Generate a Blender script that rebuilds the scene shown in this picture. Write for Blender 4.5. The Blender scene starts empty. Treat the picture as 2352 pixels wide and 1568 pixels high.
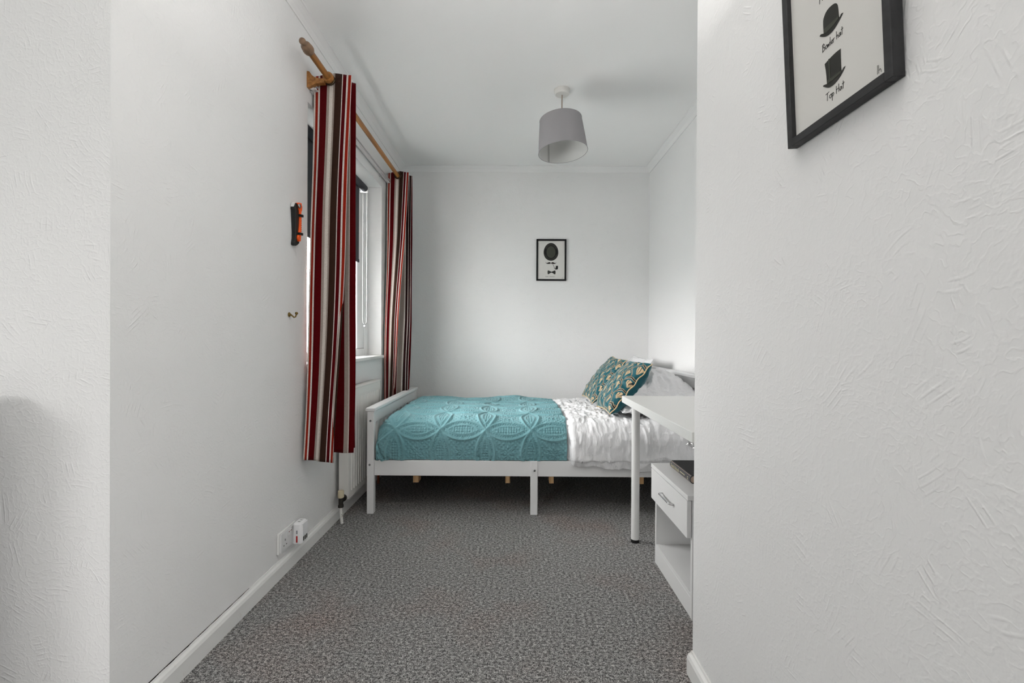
import bpy, bmesh, math, random
import numpy as np
from mathutils import Vector, Matrix

random.seed(4)
rng = np.random.default_rng(7)
scene = bpy.context.scene
COL = scene.collection
PI = math.pi

# ------------------------------------------------------------------ camera
cam_d = bpy.data.cameras.new('camera')
cam_d.sensor_fit = 'HORIZONTAL'; cam_d.sensor_width = 36.0
cam_d.lens = 1045.0 / 2352.0 * 36.0
cam_d.clip_start = 0.05
cam = bpy.data.objects.new('camera', cam_d); COL.objects.link(cam)
f = Vector((-0.0038, 1.0, -0.0046)).normalized()
r0 = f.cross(Vector((0, 0, 1))).normalized(); u0 = r0.cross(f)
rr = math.cos(.006) * r0 + math.sin(.006) * u0
uu = rr.cross(f)
cam.matrix_world = Matrix(((rr.x, uu.x, -f.x, 0), (rr.y, uu.y, -f.y, 0), (rr.z, uu.z, -f.z, 1.04), (0, 0, 0, 1)))
scene.camera = cam

# ------------------------------------------------------------------ sky (bright overcast), daylight portals, exposure
scene.view_settings.view_transform = 'Standard'
scene.view_settings.look = 'None'
scene.view_settings.gamma = 1.0
scene.view_settings.use_curve_mapping = False
scene.view_settings.exposure = 0.72
scene.cycles.use_adaptive_sampling = True
scene.cycles.adaptive_threshold = 0.06
scene.cycles.adaptive_min_samples = 24
scene.cycles.max_bounces = 8
scene.cycles.glossy_bounces = 2
scene.cycles.transmission_bounces = 4
world = bpy.data.worlds.new('overcast_sky'); scene.world = world; world.use_nodes = True
wn = world.node_tree; wn.nodes.clear()
w_tc = wn.nodes.new('ShaderNodeTexCoord'); w_sep = wn.nodes.new('ShaderNodeSeparateXYZ')
w_rmp = wn.nodes.new('ShaderNodeValToRGB'); w_bg = wn.nodes.new('ShaderNodeBackground'); w_out = wn.nodes.new('ShaderNodeOutputWorld')
w_map = wn.nodes.new('ShaderNodeMapRange'); w_map.inputs[1].default_value = -1; w_map.inputs[2].default_value = 1
wn.links.new(w_tc.outputs['Generated'], w_sep.inputs[0]); wn.links.new(w_sep.outputs[2], w_map.inputs[0])
wn.links.new(w_map.outputs[0], w_rmp.inputs[0]); wn.links.new(w_rmp.outputs[0], w_bg.inputs[0]); wn.links.new(w_bg.outputs[0], w_out.inputs[0])
e = w_rmp.color_ramp.elements
e[0].position = 0.47; e[0].color = (.40, .40, .39, 1)
e[1].position = 0.54; e[1].color = (1.0, .972, .962, 1)
w_bg.inputs[1].default_value = 21.5


def portal(name, loc, rot, sx, sy):
    l = bpy.data.lights.new(name, 'AREA'); l.shape = 'RECTANGLE'; l.size = sx; l.size_y = sy
    l.cycles.is_portal = True
    o = bpy.data.objects.new(name, l); o.location = loc; o.rotation_euler = rot; COL.objects.link(o)


portal('daylight_side_window', (-1.30, 2.8625, 1.545), (0, -PI / 2, 0), 1.31, 1.255)
portal('fill_daylight_rear', (-1.975, -2.34, 1.45), (PI / 2, 0, 0), .75, .56)  # daylight through the added rear opening
portal('fill_daylight_near', (.80, -1.25, .85), (0, PI / 2, 0), .8, .8)  # daylight through the added opening in the near right wall
# added fill light, unseen above the frame, thrown up onto the ceiling
up_d = bpy.data.lights.new('fill_uplight', 'AREA'); up_d.shape = 'DISK'; up_d.size = .5; up_d.energy = 14; up_d.color = (1.0, .97, .95)
up_o = bpy.data.objects.new('fill_uplight', up_d); up_o.location = (.12, .60, 1.90); up_o.rotation_euler = (PI, 0, 0); COL.objects.link(up_o)


# ------------------------------------------------------------------ material helpers
def lin(c):
    c = c / 255.0
    return c / 12.92 if c <= .04045 else ((c + .055) / 1.055) ** 2.4


def rgb(r, g, b): return (lin(r), lin(g), lin(b), 1)


class NT:
    def __init__(self, name, color=(.8, .8, .8, 1), rough=.6, spec=.4, metal=0.0):
        self.m = bpy.data.materials.new(name); self.m.use_nodes = True
        self.t = self.m.node_tree; self.bsdf = self.t.nodes['Principled BSDF']
        self.set('Base Color', color); self.set('Roughness', rough); self.set('Specular IOR Level', spec); self.set('Metallic', metal)
        self.m.diffuse_color = color

    def set(self, k, v): self.bsdf.inputs[k].default_value = v
    def n(self, typ, **kw):
        nd = self.t.nodes.new('ShaderNode' + typ)
        for k, v in kw.items():
            if k.startswith('i_'):
                key = k[2:]; key = int(key) if key.isdigit() else key.replace('_', ' ')
                if hasattr(v, 'bl_idname') or isinstance(v, bpy.types.NodeSocket): self.t.links.new(v, nd.inputs[key])
                else: nd.inputs[key].default_value = v
            else: setattr(nd, k, v)
        return nd

    def math(self, op, a, b=0.0, c=None):
        nd = self.t.nodes.new('ShaderNodeMath'); nd.operation = op
        for i, v in enumerate((a, b) if c is None else (a, b, c)):
            if isinstance(v, bpy.types.NodeSocket): self.t.links.new(v, nd.inputs[i])
            else: nd.inputs[i].default_value = v
        return nd.outputs[0]

    def link(self, a, k): self.t.links.new(a, self.bsdf.inputs[k])
    def obj(self): return self.n('TexCoord').outputs['Object']
    def noise(self, scale, detail=3, vec=None, rough=.5):
        nd = self.n('TexNoise', i_Scale=scale, i_Detail=detail, i_Roughness=rough)
        self.t.links.new(vec if vec is not None else self.obj(), nd.inputs['Vector'])
        return nd
    def bump(self, h, dist=.001, strength=1.0):
        b = self.n('Bump'); b.inputs['Distance'].default_value = dist; b.inputs['Strength'].default_value = strength
        self.t.links.new(h, b.inputs['Height']); self.t.links.new(b.outputs[0], self.bsdf.inputs['Normal'])
    def mix(self, fac, c1, c2, blend='MIX'):
        m = self.n('Mix', data_type='RGBA', blend_type=blend)
        for v, k in ((fac, 0), (c1, 6), (c2, 7)):
            if isinstance(v, bpy.types.NodeSocket): self.t.links.new(v, m.inputs[k])
            else: m.inputs[k].default_value = v
        return m.outputs[2]


def wall_paper(name, axis, base, strength=1.0):
    """white painted wallpaper with brushed swirl relief; axis = the wall's horizontal world axis"""
    k = NT(name, base, .62, .25)
    sep = k.n('SeparateXYZ', i_0=k.obj()); h = sep.outputs[axis]; z = sep.outputs[2]
    nz = k.noise(5.0, 1)
    cc = k.n('SeparateColor', i_0=nz.outputs['Color'])
    hx = k.math('ADD', h, k.math('MULTIPLY', cc.outputs[0], .09)); zx = k.math('ADD', z, k.math('MULTIPLY', cc.outputs[1], .09))
    p = k.n('CombineXYZ', i_0=hx, i_1=zx).outputs[0]
    vo = k.n('TexVoronoi', i_Scale=13.0, i_Vector=p)
    vc = k.n('SeparateColor', i_0=vo.outputs['Color'])
    th = k.math('MULTIPLY', vc.outputs[0], 6.283)
    d = k.math('ADD', k.math('MULTIPLY', hx, k.math('COSINE', th)), k.math('MULTIPLY', zx, k.math('SINE', th)))
    wv = k.math('SINE', k.math('MULTIPLY', d, 480.0))
    wv = k.math('POWER', k.math('MAXIMUM', wv, 0.0), 2.0)
    nm = k.noise(22.0, 1, p)
    mask = k.n('MapRange', interpolation_type='SMOOTHSTEP', i_0=nm.outputs[0], i_1=.46, i_2=.66).outputs[0]
    vd = k.n('MapRange', i_0=vo.outputs['Distance'], i_1=.65, i_2=.35).outputs[0]
    ridge = k.math('MULTIPLY', k.math('MULTIPLY', wv, mask), vd)
    big = k.noise(38.0, 2, p)
    crease = k.math('SUBTRACT', 1.0, k.math('MULTIPLY', k.math('ABSOLUTE', k.math('SUBTRACT', big.outputs[0], .5)), 16.0))
    crease = k.math('MULTIPLY', k.math('MAXIMUM', crease, 0.0), .45)
    fine = k.noise(160.0, 1)
    tot = k.math('ADD', k.math('ADD', ridge, crease), k.math('MULTIPLY', fine.outputs[0], .5))
    k.bump(tot, .0011 * strength, 1.0)
    return k.m


WHITE = (.80, .80, .795, 1)
M = {}
M['wall_y'] = wall_paper('swirl_wallpaper_side', 1, WHITE, .55)
M['wall_x'] = wall_paper('swirl_wallpaper_cross', 0, WHITE, .75)
M['coving'] = NT('coving_paint', (.80, .80, .795, 1), .65, .2).m
k = NT('ceiling_paint', (.90, .90, .892, 1), .7, .2); k.bump(k.noise(90, 3).outputs[0], .0004); M['ceiling'] = k.m
k = NT('white_gloss_paint', (.78, .78, .765, 1), .38, .45); k.bump(k.noise(40, 3).outputs[0], .0003)
k.link(k.mix(k.n('MapRange', i_0=k.noise(11, 5, rough=.7).outputs[0], i_1=.62, i_2=.8).outputs[0], (.78, .78, .765, 1), (.60, .56, .50, 1)), 'Base Color'); M['skirting'] = k.m

# carpet
k = NT('grey_fleck_carpet', (.1, .1, .1, 1), .95, .1)
sp = k.n('Mapping'); sp.inputs['Scale'].default_value = (1.0, 1.35, 1.0); k.t.links.new(k.obj(), sp.inputs[0])
n1 = k.noise(250, 2, sp.outputs[0], .7); n2 = k.noise(85, 3, sp.outputs[0], .6); n3 = k.noise(2.2, 4); n4 = k.noise(75, 2, rough=.6)
v = k.math('ADD', k.math('MULTIPLY', n1.outputs[0], .60), k.math('MULTIPLY', n2.outputs[0], .40))
rp = k.n('ValToRGB', i_0=v); el = rp.color_ramp.elements
el[0].position = .36; el[0].color = (.020, .020, .021, 1); el[1].position = .66; el[1].color = (.82, .81, .79, 1)
q = el.new(.46); q.color = (.105, .104, .102, 1); q = el.new(.54); q.color = (.35, .346, .338, 1)
warm = k.n('MapRange', i_0=n3.outputs[0], i_1=.50, i_2=.68).outputs[0]
c1 = k.mix(k.math('MULTIPLY', warm, k.math('MULTIPLY', n4.outputs[0], 1.1)), rp.outputs[0], (1.0, .80, .74, 1), 'MULTIPLY')
k.link(c1, 'Base Color'); k.bump(v, .004, .8); M['carpet'] = k.m

k = NT('white_painted_wood', (.76, .76, .76, 1), .42, .4); k.bump(k.noise(60, 3).outputs[0], .0002); M['bed'] = k.m
M['laminate'] = NT('white_laminate', (.74, .74, .735, 1), .33, .45).m
k = NT('off_white_laminate', (.70, .70, .68, 1), .38, .4); M['desk'] = k.m
M['leg'] = NT('white_powder_coated_steel', (.74, .74, .73, 1), .35, .5).m
M['black_plastic'] = NT('black_plastic', (.012, .012, .012, 1), .45, .4).m
M['chrome'] = NT('chrome', (.62, .62, .63, 1), .18, .5, 1.0).m
M['screw'] = NT('steel_screw', (.30, .30, .31, 1), .35, .5, 1.0).m
M['dark'] = NT('dark_void', (.01, .01, .01, 1), .8, .1).m


def wood(name, c1, c2, axis, scale=14, rough=.4):
    k = NT(name, c1, rough, .4)
    mp = k.n('Mapping'); s = [scale * 5] * 3; s[axis] = scale * .25; mp.inputs['Scale'].default_value = s
    k.t.links.new(k.obj(), mp.inputs[0]); nz = k.noise(1.0, 4, mp.outputs[0], .6)
    k.link(k.mix(k.n('MapRange', i_0=nz.outputs[0], i_1=.36, i_2=.66).outputs[0], c1, c2), 'Base Color')
    k.bump(nz.outputs[0], .0003); return k.m


M['pole'] = wood('varnished_pine', rgb(176, 122, 66), rgb(122, 78, 36), 1)
M['finial'] = wood('dull_brown_wood', rgb(132, 106, 84), rgb(104, 80, 60), 1, 8)
M['pine'] = wood('raw_pine', rgb(214, 178, 132), rgb(180, 138, 92), 2)
M['brass'] = NT('aged_brass', rgb(120, 98, 52), .38, .5, .9).m
M['bronze'] = NT('antique_bronze', rgb(74, 62, 46), .35, .5, .8).m
M['copper'] = NT('copper_pipe', rgb(150, 78, 52), .3, .5, .9).m

# curtain fabrics: stripes are woven colours running along the cloth's own width (attribute "width")
C_RUST = rgb(150, 38, 22); C_RED = rgb(84, 4, 10); C_WHT = rgb(214, 206, 198); C_TAU = rgb(160, 147, 138); C_BRN = rgb(58, 38, 30)
C_DBR = rgb(48, 26, 26)


def stripes(name, bands):
    k = NT(name, (.5, .1, .1, 1), .85, .15)
    at = k.n('Attribute', attribute_name='width'); rp = k.n('ValToRGB', i_0=at.outputs['Fac']); cr = rp.color_ramp; cr.interpolation = 'CONSTANT'
    total = 1.2
    for i, (u, c) in enumerate(bands):
        if i < 2: el = cr.elements[i]; el.position = u / total
        else: el = cr.elements.new(u / total)
        el.color = c
    mp = k.n('Mapping'); mp.inputs['Scale'].default_value = (500, 500, 900); k.t.links.new(k.obj(), mp.inputs[0])
    nz = k.noise(1.0, 2, mp.outputs[0]); n2 = k.noise(30, 3)
    fac = k.n('MapRange', i_0=nz.outputs[0], i_1=.3, i_2=.7, i_3=.62, i_4=1.25).outputs[0]
    k.link(k.mix(1.0, rp.outputs[0], k.n('CombineColor', i_0=fac, i_1=fac, i_2=fac).outputs[0], 'MULTIPLY'), 'Base Color')
    k.bump(k.math('ADD', nz.outputs[0], n2.outputs[0]), .0012); k.set('Sheen Weight', .04); k.set('Specular IOR Level', .05)
    return k.m


front = [(0, C_WHT), (.005, C_RUST), (.022, C_WHT), (.029, C_RED), (.066, C_TAU), (.082, C_WHT), (.100, C_TAU), (.111, C_BRN), (.146, C_WHT),
         (.152, C_RED), (.172, C_WHT), (.179, C_RUST), (.198, C_WHT), (.204, C_BRN), (.222, C_WHT), (.228, C_TAU)]
M['curtain_near'] = stripes('striped_chenille_near', front + [(.24, C_RED), (.30, C_WHT), (.31, C_BRN), (.36, C_RUST), (.40, C_RED), (.53, C_TAU), (.555, C_WHT), (.562, C_RED),
                            (.62, C_WHT), (.63, C_BRN), (.70, C_RED), (.78, C_TAU), (.82, C_RUST), (.9, C_RED), (1.0, C_BRN), (1.1, C_RED)])
M['curtain_far'] = stripes('striped_chenille_far', front + [(.24, C_RED), (.31, C_BRN), (.40, C_RED), (.475, C_WHT), (.482, C_TAU), (.525, C_WHT), (.535, C_DBR),
                           (.562, C_WHT), (.567, C_DBR), (.583, C_WHT), (.588, C_RED), (.70, C_TAU), (.9, C_RED), (1.0, C_BRN)])
M['lining'] = NT('pale_curtain_lining', (.66, .65, .63, 1), .9, .1).m

# bedding
k = NT('teal_quilted_cotton', rgb(112, 168, 176), .85, .15)
nz = k.noise(420, 2); n2 = k.noise(5, 3)
k.link(k.mix(k.n('MapRange', i_0=n2.outputs[0], i_1=.35, i_2=.7).outputs[0], rgb(120, 166, 172), rgb(108, 156, 162)), 'Base Color'); k.bump(nz.outputs[0], .0008); k.set('Sheen Weight', .2); M['quilt'] = k.m
k = NT('white_seersucker_cotton', (.80, .80, .81, 1), .85, .15)
mp = k.n('Mapping'); mp.inputs['Scale'].default_value = (60, 24, 24); k.t.links.new(k.obj(), mp.inputs[0])
nz = k.noise(1.0, 3, mp.outputs[0], .6); k.bump(nz.outputs[0], .006, .9); M['duvet'] = k.m
k = NT('white_pillowcase', (.80, .80, .81, 1), .85, .15)
mp = k.n('Mapping'); mp.inputs['Scale'].default_value = (30, 70, 60); k.t.links.new(k.obj(), mp.inputs[0])
nz = k.noise(1.0, 3, mp.outputs[0], .6); k.bump(nz.outputs[0], .010, 1.0); M['pillow'] = k.m
k = NT('teal_gold_velvet', rgb(20, 84, 94), .55, .3); at = k.n('Attribute', attribute_name='print'); k.link(at.outputs['Color'], 'Base Color')
k.set('Sheen Weight', .5); k.set('Sheen Roughness', .35); k.set('Sheen Tint', (.45, .75, .8, 1)); k.bump(k.noise(60, 3).outputs[0], .003, .5); M['cushion'] = k.m
M['gold_piping'] = NT('gold_piping', rgb(205, 180, 140), .6, .3).m
M['mattress'] = NT('mattress_ticking', (.72, .72, .72, 1), .8, .2).m

M['frame_black'] = NT('black_stained_frame', (.007, .007, .0075, 1), .5, .2).m
k = NT('charcoal_stained_frame', (.022, .022, .024, 1), .5, .35)
mp = k.n('Mapping'); mp.inputs['Scale'].default_value = (90, 14, 60); k.t.links.new(k.obj(), mp.inputs[0]); nz = k.noise(1.0, 4, mp.outputs[0], .6)
k.link(k.mix(nz.outputs[0], (.016, .016, .017, 1), (.040, .040, .042, 1)), 'Base Color'); k.bump(nz.outputs[0], .0008); M['frame_char'] = k.m
M['paper'] = NT('cream_print_paper', (.66, .65, .62, 1), .7, .2).m
M['ink'] = NT('black_print_ink', (.016, .015, .015, 1), .7, .2).m
M['ink_soft'] = NT('charcoal_print_ink', (.038, .038, .034, 1), .7, .2).m
M['ink_band'] = NT('olive_grey_print_ink', (.065, .068, .055, 1), .7, .2).m
M['ink_brown'] = NT('brown_black_print_ink', (.022, .014, .013, 1), .7, .2).m
M['ink_text'] = NT('faded_text_ink', (.12, .11, .10, 1), .7, .2).m

M['upvc'] = NT('white_upvc', (.80, .80, .80, 1), .3, .5).m
k = NT('window_glass', (1, 1, 1, 1), .02); k.t.nodes.remove(k.bsdf)
tr = k.t.nodes.new('ShaderNodeBsdfTransparent'); gl = k.t.nodes.new('ShaderNodeBsdfGlossy'); gl.inputs['Roughness'].default_value = .02; tr.inputs[0].default_value = (.96, .97, .97, 1)
mx = k.t.nodes.new('ShaderNodeMixShader'); mx.inputs[0].default_value = .05
k.t.links.new(tr.outputs[0], mx.inputs[1]); k.t.links.new(gl.outputs[0], mx.inputs[2]); k.t.links.new(mx.outputs[0], k.t.nodes['Material Output'].inputs[0]); M['glass'] = k.m
k = NT('clear_film', (1, 1, 1, 1), .08); k.t.nodes.remove(k.bsdf)
tr = k.t.nodes.new('ShaderNodeBsdfTransparent'); gl = k.t.nodes.new('ShaderNodeBsdfGlossy'); gl.inputs['Roughness'].default_value = .08; tr.inputs[0].default_value = (.93, .93, .93, 1)
mx = k.t.nodes.new('ShaderNodeMixShader'); mx.inputs[0].default_value = .22
k.t.links.new(tr.outputs[0], mx.inputs[1]); k.t.links.new(gl.outputs[0], mx.inputs[2]); k.t.links.new(mx.outputs[0], k.t.nodes['Material Output'].inputs[0]); M['film'] = k.m
M['blind'] = NT('dark_grey_blind_fabric', rgb(72, 74, 78), .7, .2).m
M['track'] = NT('off_white_track', (.62, .60, .60, 1), .4, .4).m
k = NT('radiator_enamel', (.74, .73, .70, 1), .3, .5); M['radiator'] = k.m
M['yellowed'] = NT('yellowed_plastic', rgb(214, 202, 172), .4, .4).m
k = NT('chipped_pipe_paint', (.74, .73, .70, 1), .4, .4); k.link(k.mix(k.n('MapRange', i_0=k.noise(55, 4).outputs[0], i_1=.62, i_2=.66).outputs[0], (.74, .73, .70, 1), (.10, .075, .05, 1)), 'Base Color'); M['pipe'] = k.m
M['valve'] = NT('tarnished_valve_brass', (.05, .045, .04, 1), .45, .5, .6).m
M['socket'] = NT('white_socket_plastic', (.72, .72, .72, 1), .3, .5).m
M['adaptor'] = NT('bright_white_plastic', (.84, .84, .85, 1), .28, .5).m
M['red'] = NT('red_plastic', rgb(170, 8, 12), .4, .4).m
M['grey_plastic'] = NT('grey_plastic', (.30, .30, .32, 1), .4, .4).m
M['slot'] = NT('dark_slot', (.03, .03, .02, 1), .6, .3).m
M['orange'] = NT('orange_plastic', rgb(250, 92, 22), .42, .4).m
k = NT('grey_shade_fabric', rgb(160, 158, 160), .9, .1); k.bump(k.noise(500, 1).outputs[0], .0003); M['shade'] = k.m
M['seam'] = NT('shade_seam_tape', rgb(172, 172, 170), .8, .1).m
M['shade_in'] = NT('pale_shade_lining', rgb(205, 205, 203), .6, .2).m
M['rose'] = NT('cream_white_plastic', (.70, .69, .66, 1), .35, .4).m
M['cord'] = NT('beige_cord', rgb(168, 152, 138), .6, .3).m
k = NT('black_bookcloth', (.020, .020, .021, 1), .6, .3); k.bump(k.noise(300, 3).outputs[0], .0004); M['book'] = k.m
M['spine'] = NT('charcoal_spine_cloth', (.055, .055, .06, 1), .4, .4).m
M['pages'] = NT('page_edges', rgb(206, 184, 166), .85, .1).m
M['foil'] = NT('pale_gold_foil', rgb(196, 190, 160), .4, .4).m
M['mauve'] = NT('mauve_mark', rgb(120, 60, 60), .5, .3).m


# ------------------------------------------------------------------ mesh helpers
class MB:
    def __init__(self): self.b = bmesh.new()

    def box(self, x0, x1, y0, y1, z0, z1, bev=0.0, seg=1):
        r = bmesh.ops.create_cube(self.b, size=1.0); vs = r['verts']
        for v in vs: v.co = Vector(((x0 + x1) / 2 + v.co.x * (x1 - x0), (y0 + y1) / 2 + v.co.y * (y1 - y0), (z0 + z1) / 2 + v.co.z * (z1 - z0)))
        if bev > 0:
            es = list({ed for v in vs for ed in v.link_edges})
            bmesh.ops.bevel(self.b, geom=es, offset=bev, segments=seg, profile=.5, affect='EDGES')
        return self

    def rings(self, pts, radii, n=12, caps=True, up=Vector((0, 0, 1))):
        pts = [Vector(p) for p in pts]; rs = []
        for i, p in enumerate(pts):
            t = (pts[min(i + 1, len(pts) - 1)] - pts[max(i - 1, 0)]).normalized()
            a = up if abs(t.dot(up)) < .95 else Vector((1, 0, 0))
            s = t.cross(a).normalized(); w = s.cross(t)
            rs.append([self.b.verts.new(p + radii[i] * (math.cos(q) * s + math.sin(q) * w)) for q in (2 * PI * j / n for j in range(n))])
        for a, c in zip(rs, rs[1:]):
            for j in range(n): self.b.faces.new((a[j], a[(j + 1) % n], c[(j + 1) % n], c[j]))
        if caps:
            self.b.faces.new(rs[0][::-1]); self.b.faces.new(rs[-1])
        return self

    def tube(self, pts, r, n=10, caps=True): return self.rings(pts, [r] * len(pts), n, caps)
    def cyl(self, p0, p1, r, n=20): return self.rings([p0, p1], [r, r], n)

    def lathe(self, prof, origin, axis, n=28, caps=True):
        """prof: (distance along axis, radius)"""
        o = Vector(origin); a = Vector(axis).normalized()
        s = a.cross(Vector((0, 0, 1)) if abs(a.z) < .9 else Vector((1, 0, 0))).normalized(); w = a.cross(s)
        rs = [[self.b.verts.new(o + a * h + rad * (math.cos(q) * s + math.sin(q) * w)) for q in (2 * PI * j / n for j in range(n))] for h, rad in prof]
        for p, c in zip(rs, rs[1:]):
            for j in range(n): self.b.faces.new((p[j], p[(j + 1) % n], c[(j + 1) % n], c[j]))
        if caps: self.b.faces.new(rs[0][::-1]); self.b.faces.new(rs[-1])
        return self

    def prism(self, pts, fn, d0, d1, bev=0.0):
        """pts: 2D outline; fn(u, v, d) -> 3D"""
        a = [self.b.verts.new(fn(u, v, d0)) for u, v in pts]; c = [self.b.verts.new(fn(u, v, d1)) for u, v in pts]
        n = len(pts)
        self.b.faces.new(a[::-1]); self.b.faces.new(c)
        for j in range(n): self.b.faces.new((a[j], a[(j + 1) % n], c[(j + 1) % n], c[j]))
        return self

    def grid(self, co):
        nu, nv = co.shape[:2]
        vs = [[self.b.verts.new(co[i, j]) for j in range(nv)] for i in range(nu)]
        for i in range(nu - 1):
            for j in range(nv - 1): self.b.faces.new((vs[i][j], vs[i + 1][j], vs[i + 1][j + 1], vs[i][j + 1]))
        return self

    def build(self, name, mat, parent=None, smooth=False, angle=None):
        bmesh.ops.recalc_face_normals(self.b, faces=self.b.faces)
        me = bpy.data.meshes.new(name); self.b.to_mesh(me); self.b.free()
        return finish(name, me, mat, parent, smooth, angle)


def base_of(o):
    v = Vector((0, 0, 0))
    while o is not None: v += o.location; o = o.parent
    return v


def finish(name, me, mat, parent=None, smooth=False, angle=None):
    if isinstance(mat, str): mat = M[mat]
    if mat: me.materials.append(mat)
    if smooth:
        me.polygons.foreach_set('use_smooth', [True] * len(me.polygons))
        if angle: me.set_sharp_from_angle(angle=math.radians(angle))
    o = bpy.data.objects.new(name, me); COL.objects.link(o)
    if parent is not None:
        me.transform(Matrix.Translation(-base_of(parent))); o.parent = parent
    return o


def grid_mesh(name, co, close_v=False, close_u=False):
    """numpy grid (nu, nv, 3) -> mesh"""
    nu, nv = co.shape[:2]
    idx = np.arange(nu * nv).reshape(nu, nv)
    iu = np.vstack([idx, idx[:1]]) if close_u else idx
    iv = np.hstack([iu, iu[:, :1]]) if close_v else iu
    a = iv[:-1, :-1].ravel(); b = iv[1:, :-1].ravel(); c = iv[1:, 1:].ravel(); d = iv[:-1, 1:].ravel()
    loops = np.stack([a, b, c, d], 1).ravel().astype(np.int32); nf = len(a)
    me = bpy.data.meshes.new(name); me.vertices.add(nu * nv); me.vertices.foreach_set('co', co.reshape(-1).astype(np.float32))
    me.loops.add(nf * 4); me.loops.foreach_set('vertex_index', loops)
    me.polygons.add(nf); me.polygons.foreach_set('loop_start', np.arange(0, nf * 4, 4, dtype=np.int32)); me.polygons.foreach_set('loop_total', np.full(nf, 4, dtype=np.int32))
    me.update(); me.validate(); return me


def thing(name, label, cat, loc=(0, 0, 0), group=None, rot=None):
    o = bpy.data.objects.new(name, None); COL.objects.link(o); o.location = loc; o.empty_display_size = .05
    if rot: o.rotation_euler = rot
    return tag(o, label, cat, group)


def tag(o, label, cat, group=None):
    o['label'] = label; o['category'] = cat
    if group: o['group'] = group
    return o


def struct(o):
    o['kind'] = 'structure'; return o


def bx(name, mat, parent, *a, bev=0.0, seg=1):
    return MB().box(*a, bev=bev, seg=seg).build(name, mat, parent)


def vnoise(x, y, seed=0):
    """smooth 2D value noise in -1..1"""
    g = np.random.default_rng(seed).uniform(-1, 1, (256, 256))
    xi = np.floor(x).astype(int); yi = np.floor(y).astype(int); fx = x - xi; fy = y - yi
    fx = fx * fx * (3 - 2 * fx); fy = fy * fy * (3 - 2 * fy)
    G = lambda a, b: g[a % 256, b % 256]
    return (G(xi, yi) * (1 - fx) + G(xi + 1, yi) * fx) * (1 - fy) + (G(xi, yi + 1) * (1 - fx) + G(xi + 1, yi + 1) * fx) * fy


def grid_normals(co):
    du = np.gradient(co, axis=0); dv = np.gradient(co, axis=1); n = np.cross(du, dv); n /= np.linalg.norm(n, axis=2, keepdims=True) + 1e-12
    return n


# ------------------------------------------------------------------ the room
H = 2.58; XL = -1.018; XR = 1.207; YB = 4.08
WY0, WY1, WZ0, WZ1 = 2.235, 3.49, .89, 2.20
struct(bx('floor', 'carpet', None, -2.8, 1.4, -2.4, 4.3, -.08, 0))
struct(bx('ceiling', 'ceiling', None, -2.8, 1.4, -2.4, 4.3, H, H + .1))
m = MB()
m.box(-1.28, XL, 1.1442, WY0, 0, H).box(-1.28, XL, WY1, 4.3, 0, H).box(-1.28, XL, WY0, WY1, 0, WZ0).box(-1.28, XL, WY0, WY1, WZ1, H)
struct(m.build('wall_left', 'wall_y'))
struct(bx('wall_front_left', 'wall_x', None, -2.8, -1.2805, 1.1442, 1.30, 0, H))
struct(MB().box(-1.2805, XL, 1.1436, 1.1441, 0, H).build('wall_front', 'wall_x'))
struct(bx('wall_back', 'wall_x', None, XL + .0005, 1.4, YB, 4.3, 0, H))
struct(bx('wall_right', 'wall_y', None, XR, 1.4, 1.4205, YB - .0005, 0, H))
m = MB(); m.box(.565, 1.4, -.70, 1.42, 0, H).box(.565, .765, -2.4, -1.65, 0, H).box(.565, .765, -1.65, -.7005, 0, .45).box(.565, .765, -1.65, -.7005, 1.25, H).box(.565, .765, -.85, -.7005, .45, 1.25)
struct(m.build('wall_near_right', 'wall_y'))
struct(bx('wall_far_left', 'wall_y', None, -2.8, -2.65, -2.2, 1.1437, 0, H))
m = MB(); m.box(-2.8, -2.35, -2.4, -2.2, 0, H).box(-1.6, .5645, -2.4, -2.2, 0, H).box(-2.35, -1.6, -2.4, -2.2, 0, 1.17).box(-2.35, -1.6, -2.4, -2.2, 1.73, H)
struct(m.build('wall_rear', 'wall_x'))


def skirting(name, p, q, out, mat='skirting'):
    """moulded skirting running p -> q (2D), protruding along out"""
    prof = [(0, 0), (.018, 0), (.018, .052), (.014, .062), (.006, .066), (.004, .072), (0, .072)]
    P, Q, o = Vector((p[0], p[1], 0)), Vector((q[0], q[1], 0)), Vector((out[0], out[1], 0))
    m = MB(); a = [m.b.verts.new(P + o * d + Vector((0, 0, z))) for d, z in prof]; c = [m.b.verts.new(Q + o * d + Vector((0, 0, z))) for d, z in prof]
    n = len(prof)
    for j in range(n): m.b.faces.new((a[j], a[(j + 1) % n], c[(j + 1) % n], c[j]))
    m.b.faces.new(a); m.b.faces.new(c[::-1])
    return struct(m.build(name, mat))


bl = skirting('baseboard_left', (XL + .0002, 1.1442), (XL + .0002, YB), (1, 0))
gp = MB(); ys = np.linspace(1.145, 1.75, 60)
for a, b in zip(ys, ys[1:]):
    w = .0026 if a < 1.42 else .0016
    w *= 1 + .4 * math.sin(a * 90)
    gp.box(XL + .0003, XL + .0008 + w, a, b, .0722, .0727)
gp.build('joint_gap', 'dark', bl)
skirting('baseboard_back', (XL, YB - .0002), (XR, YB - .0002), (0, -1))
skirting('baseboard_right', (XR - .0002, 1.42), (XR - .0002, YB), (-1, 0))
skirting('baseboard_near_right', (.5648, -2.2), (.5648, 1.42), (-1, 0))
skirting('baseboard_front_left', (-2.65, 1.1434), (XL, 1.1434), (0, -1))


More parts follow.
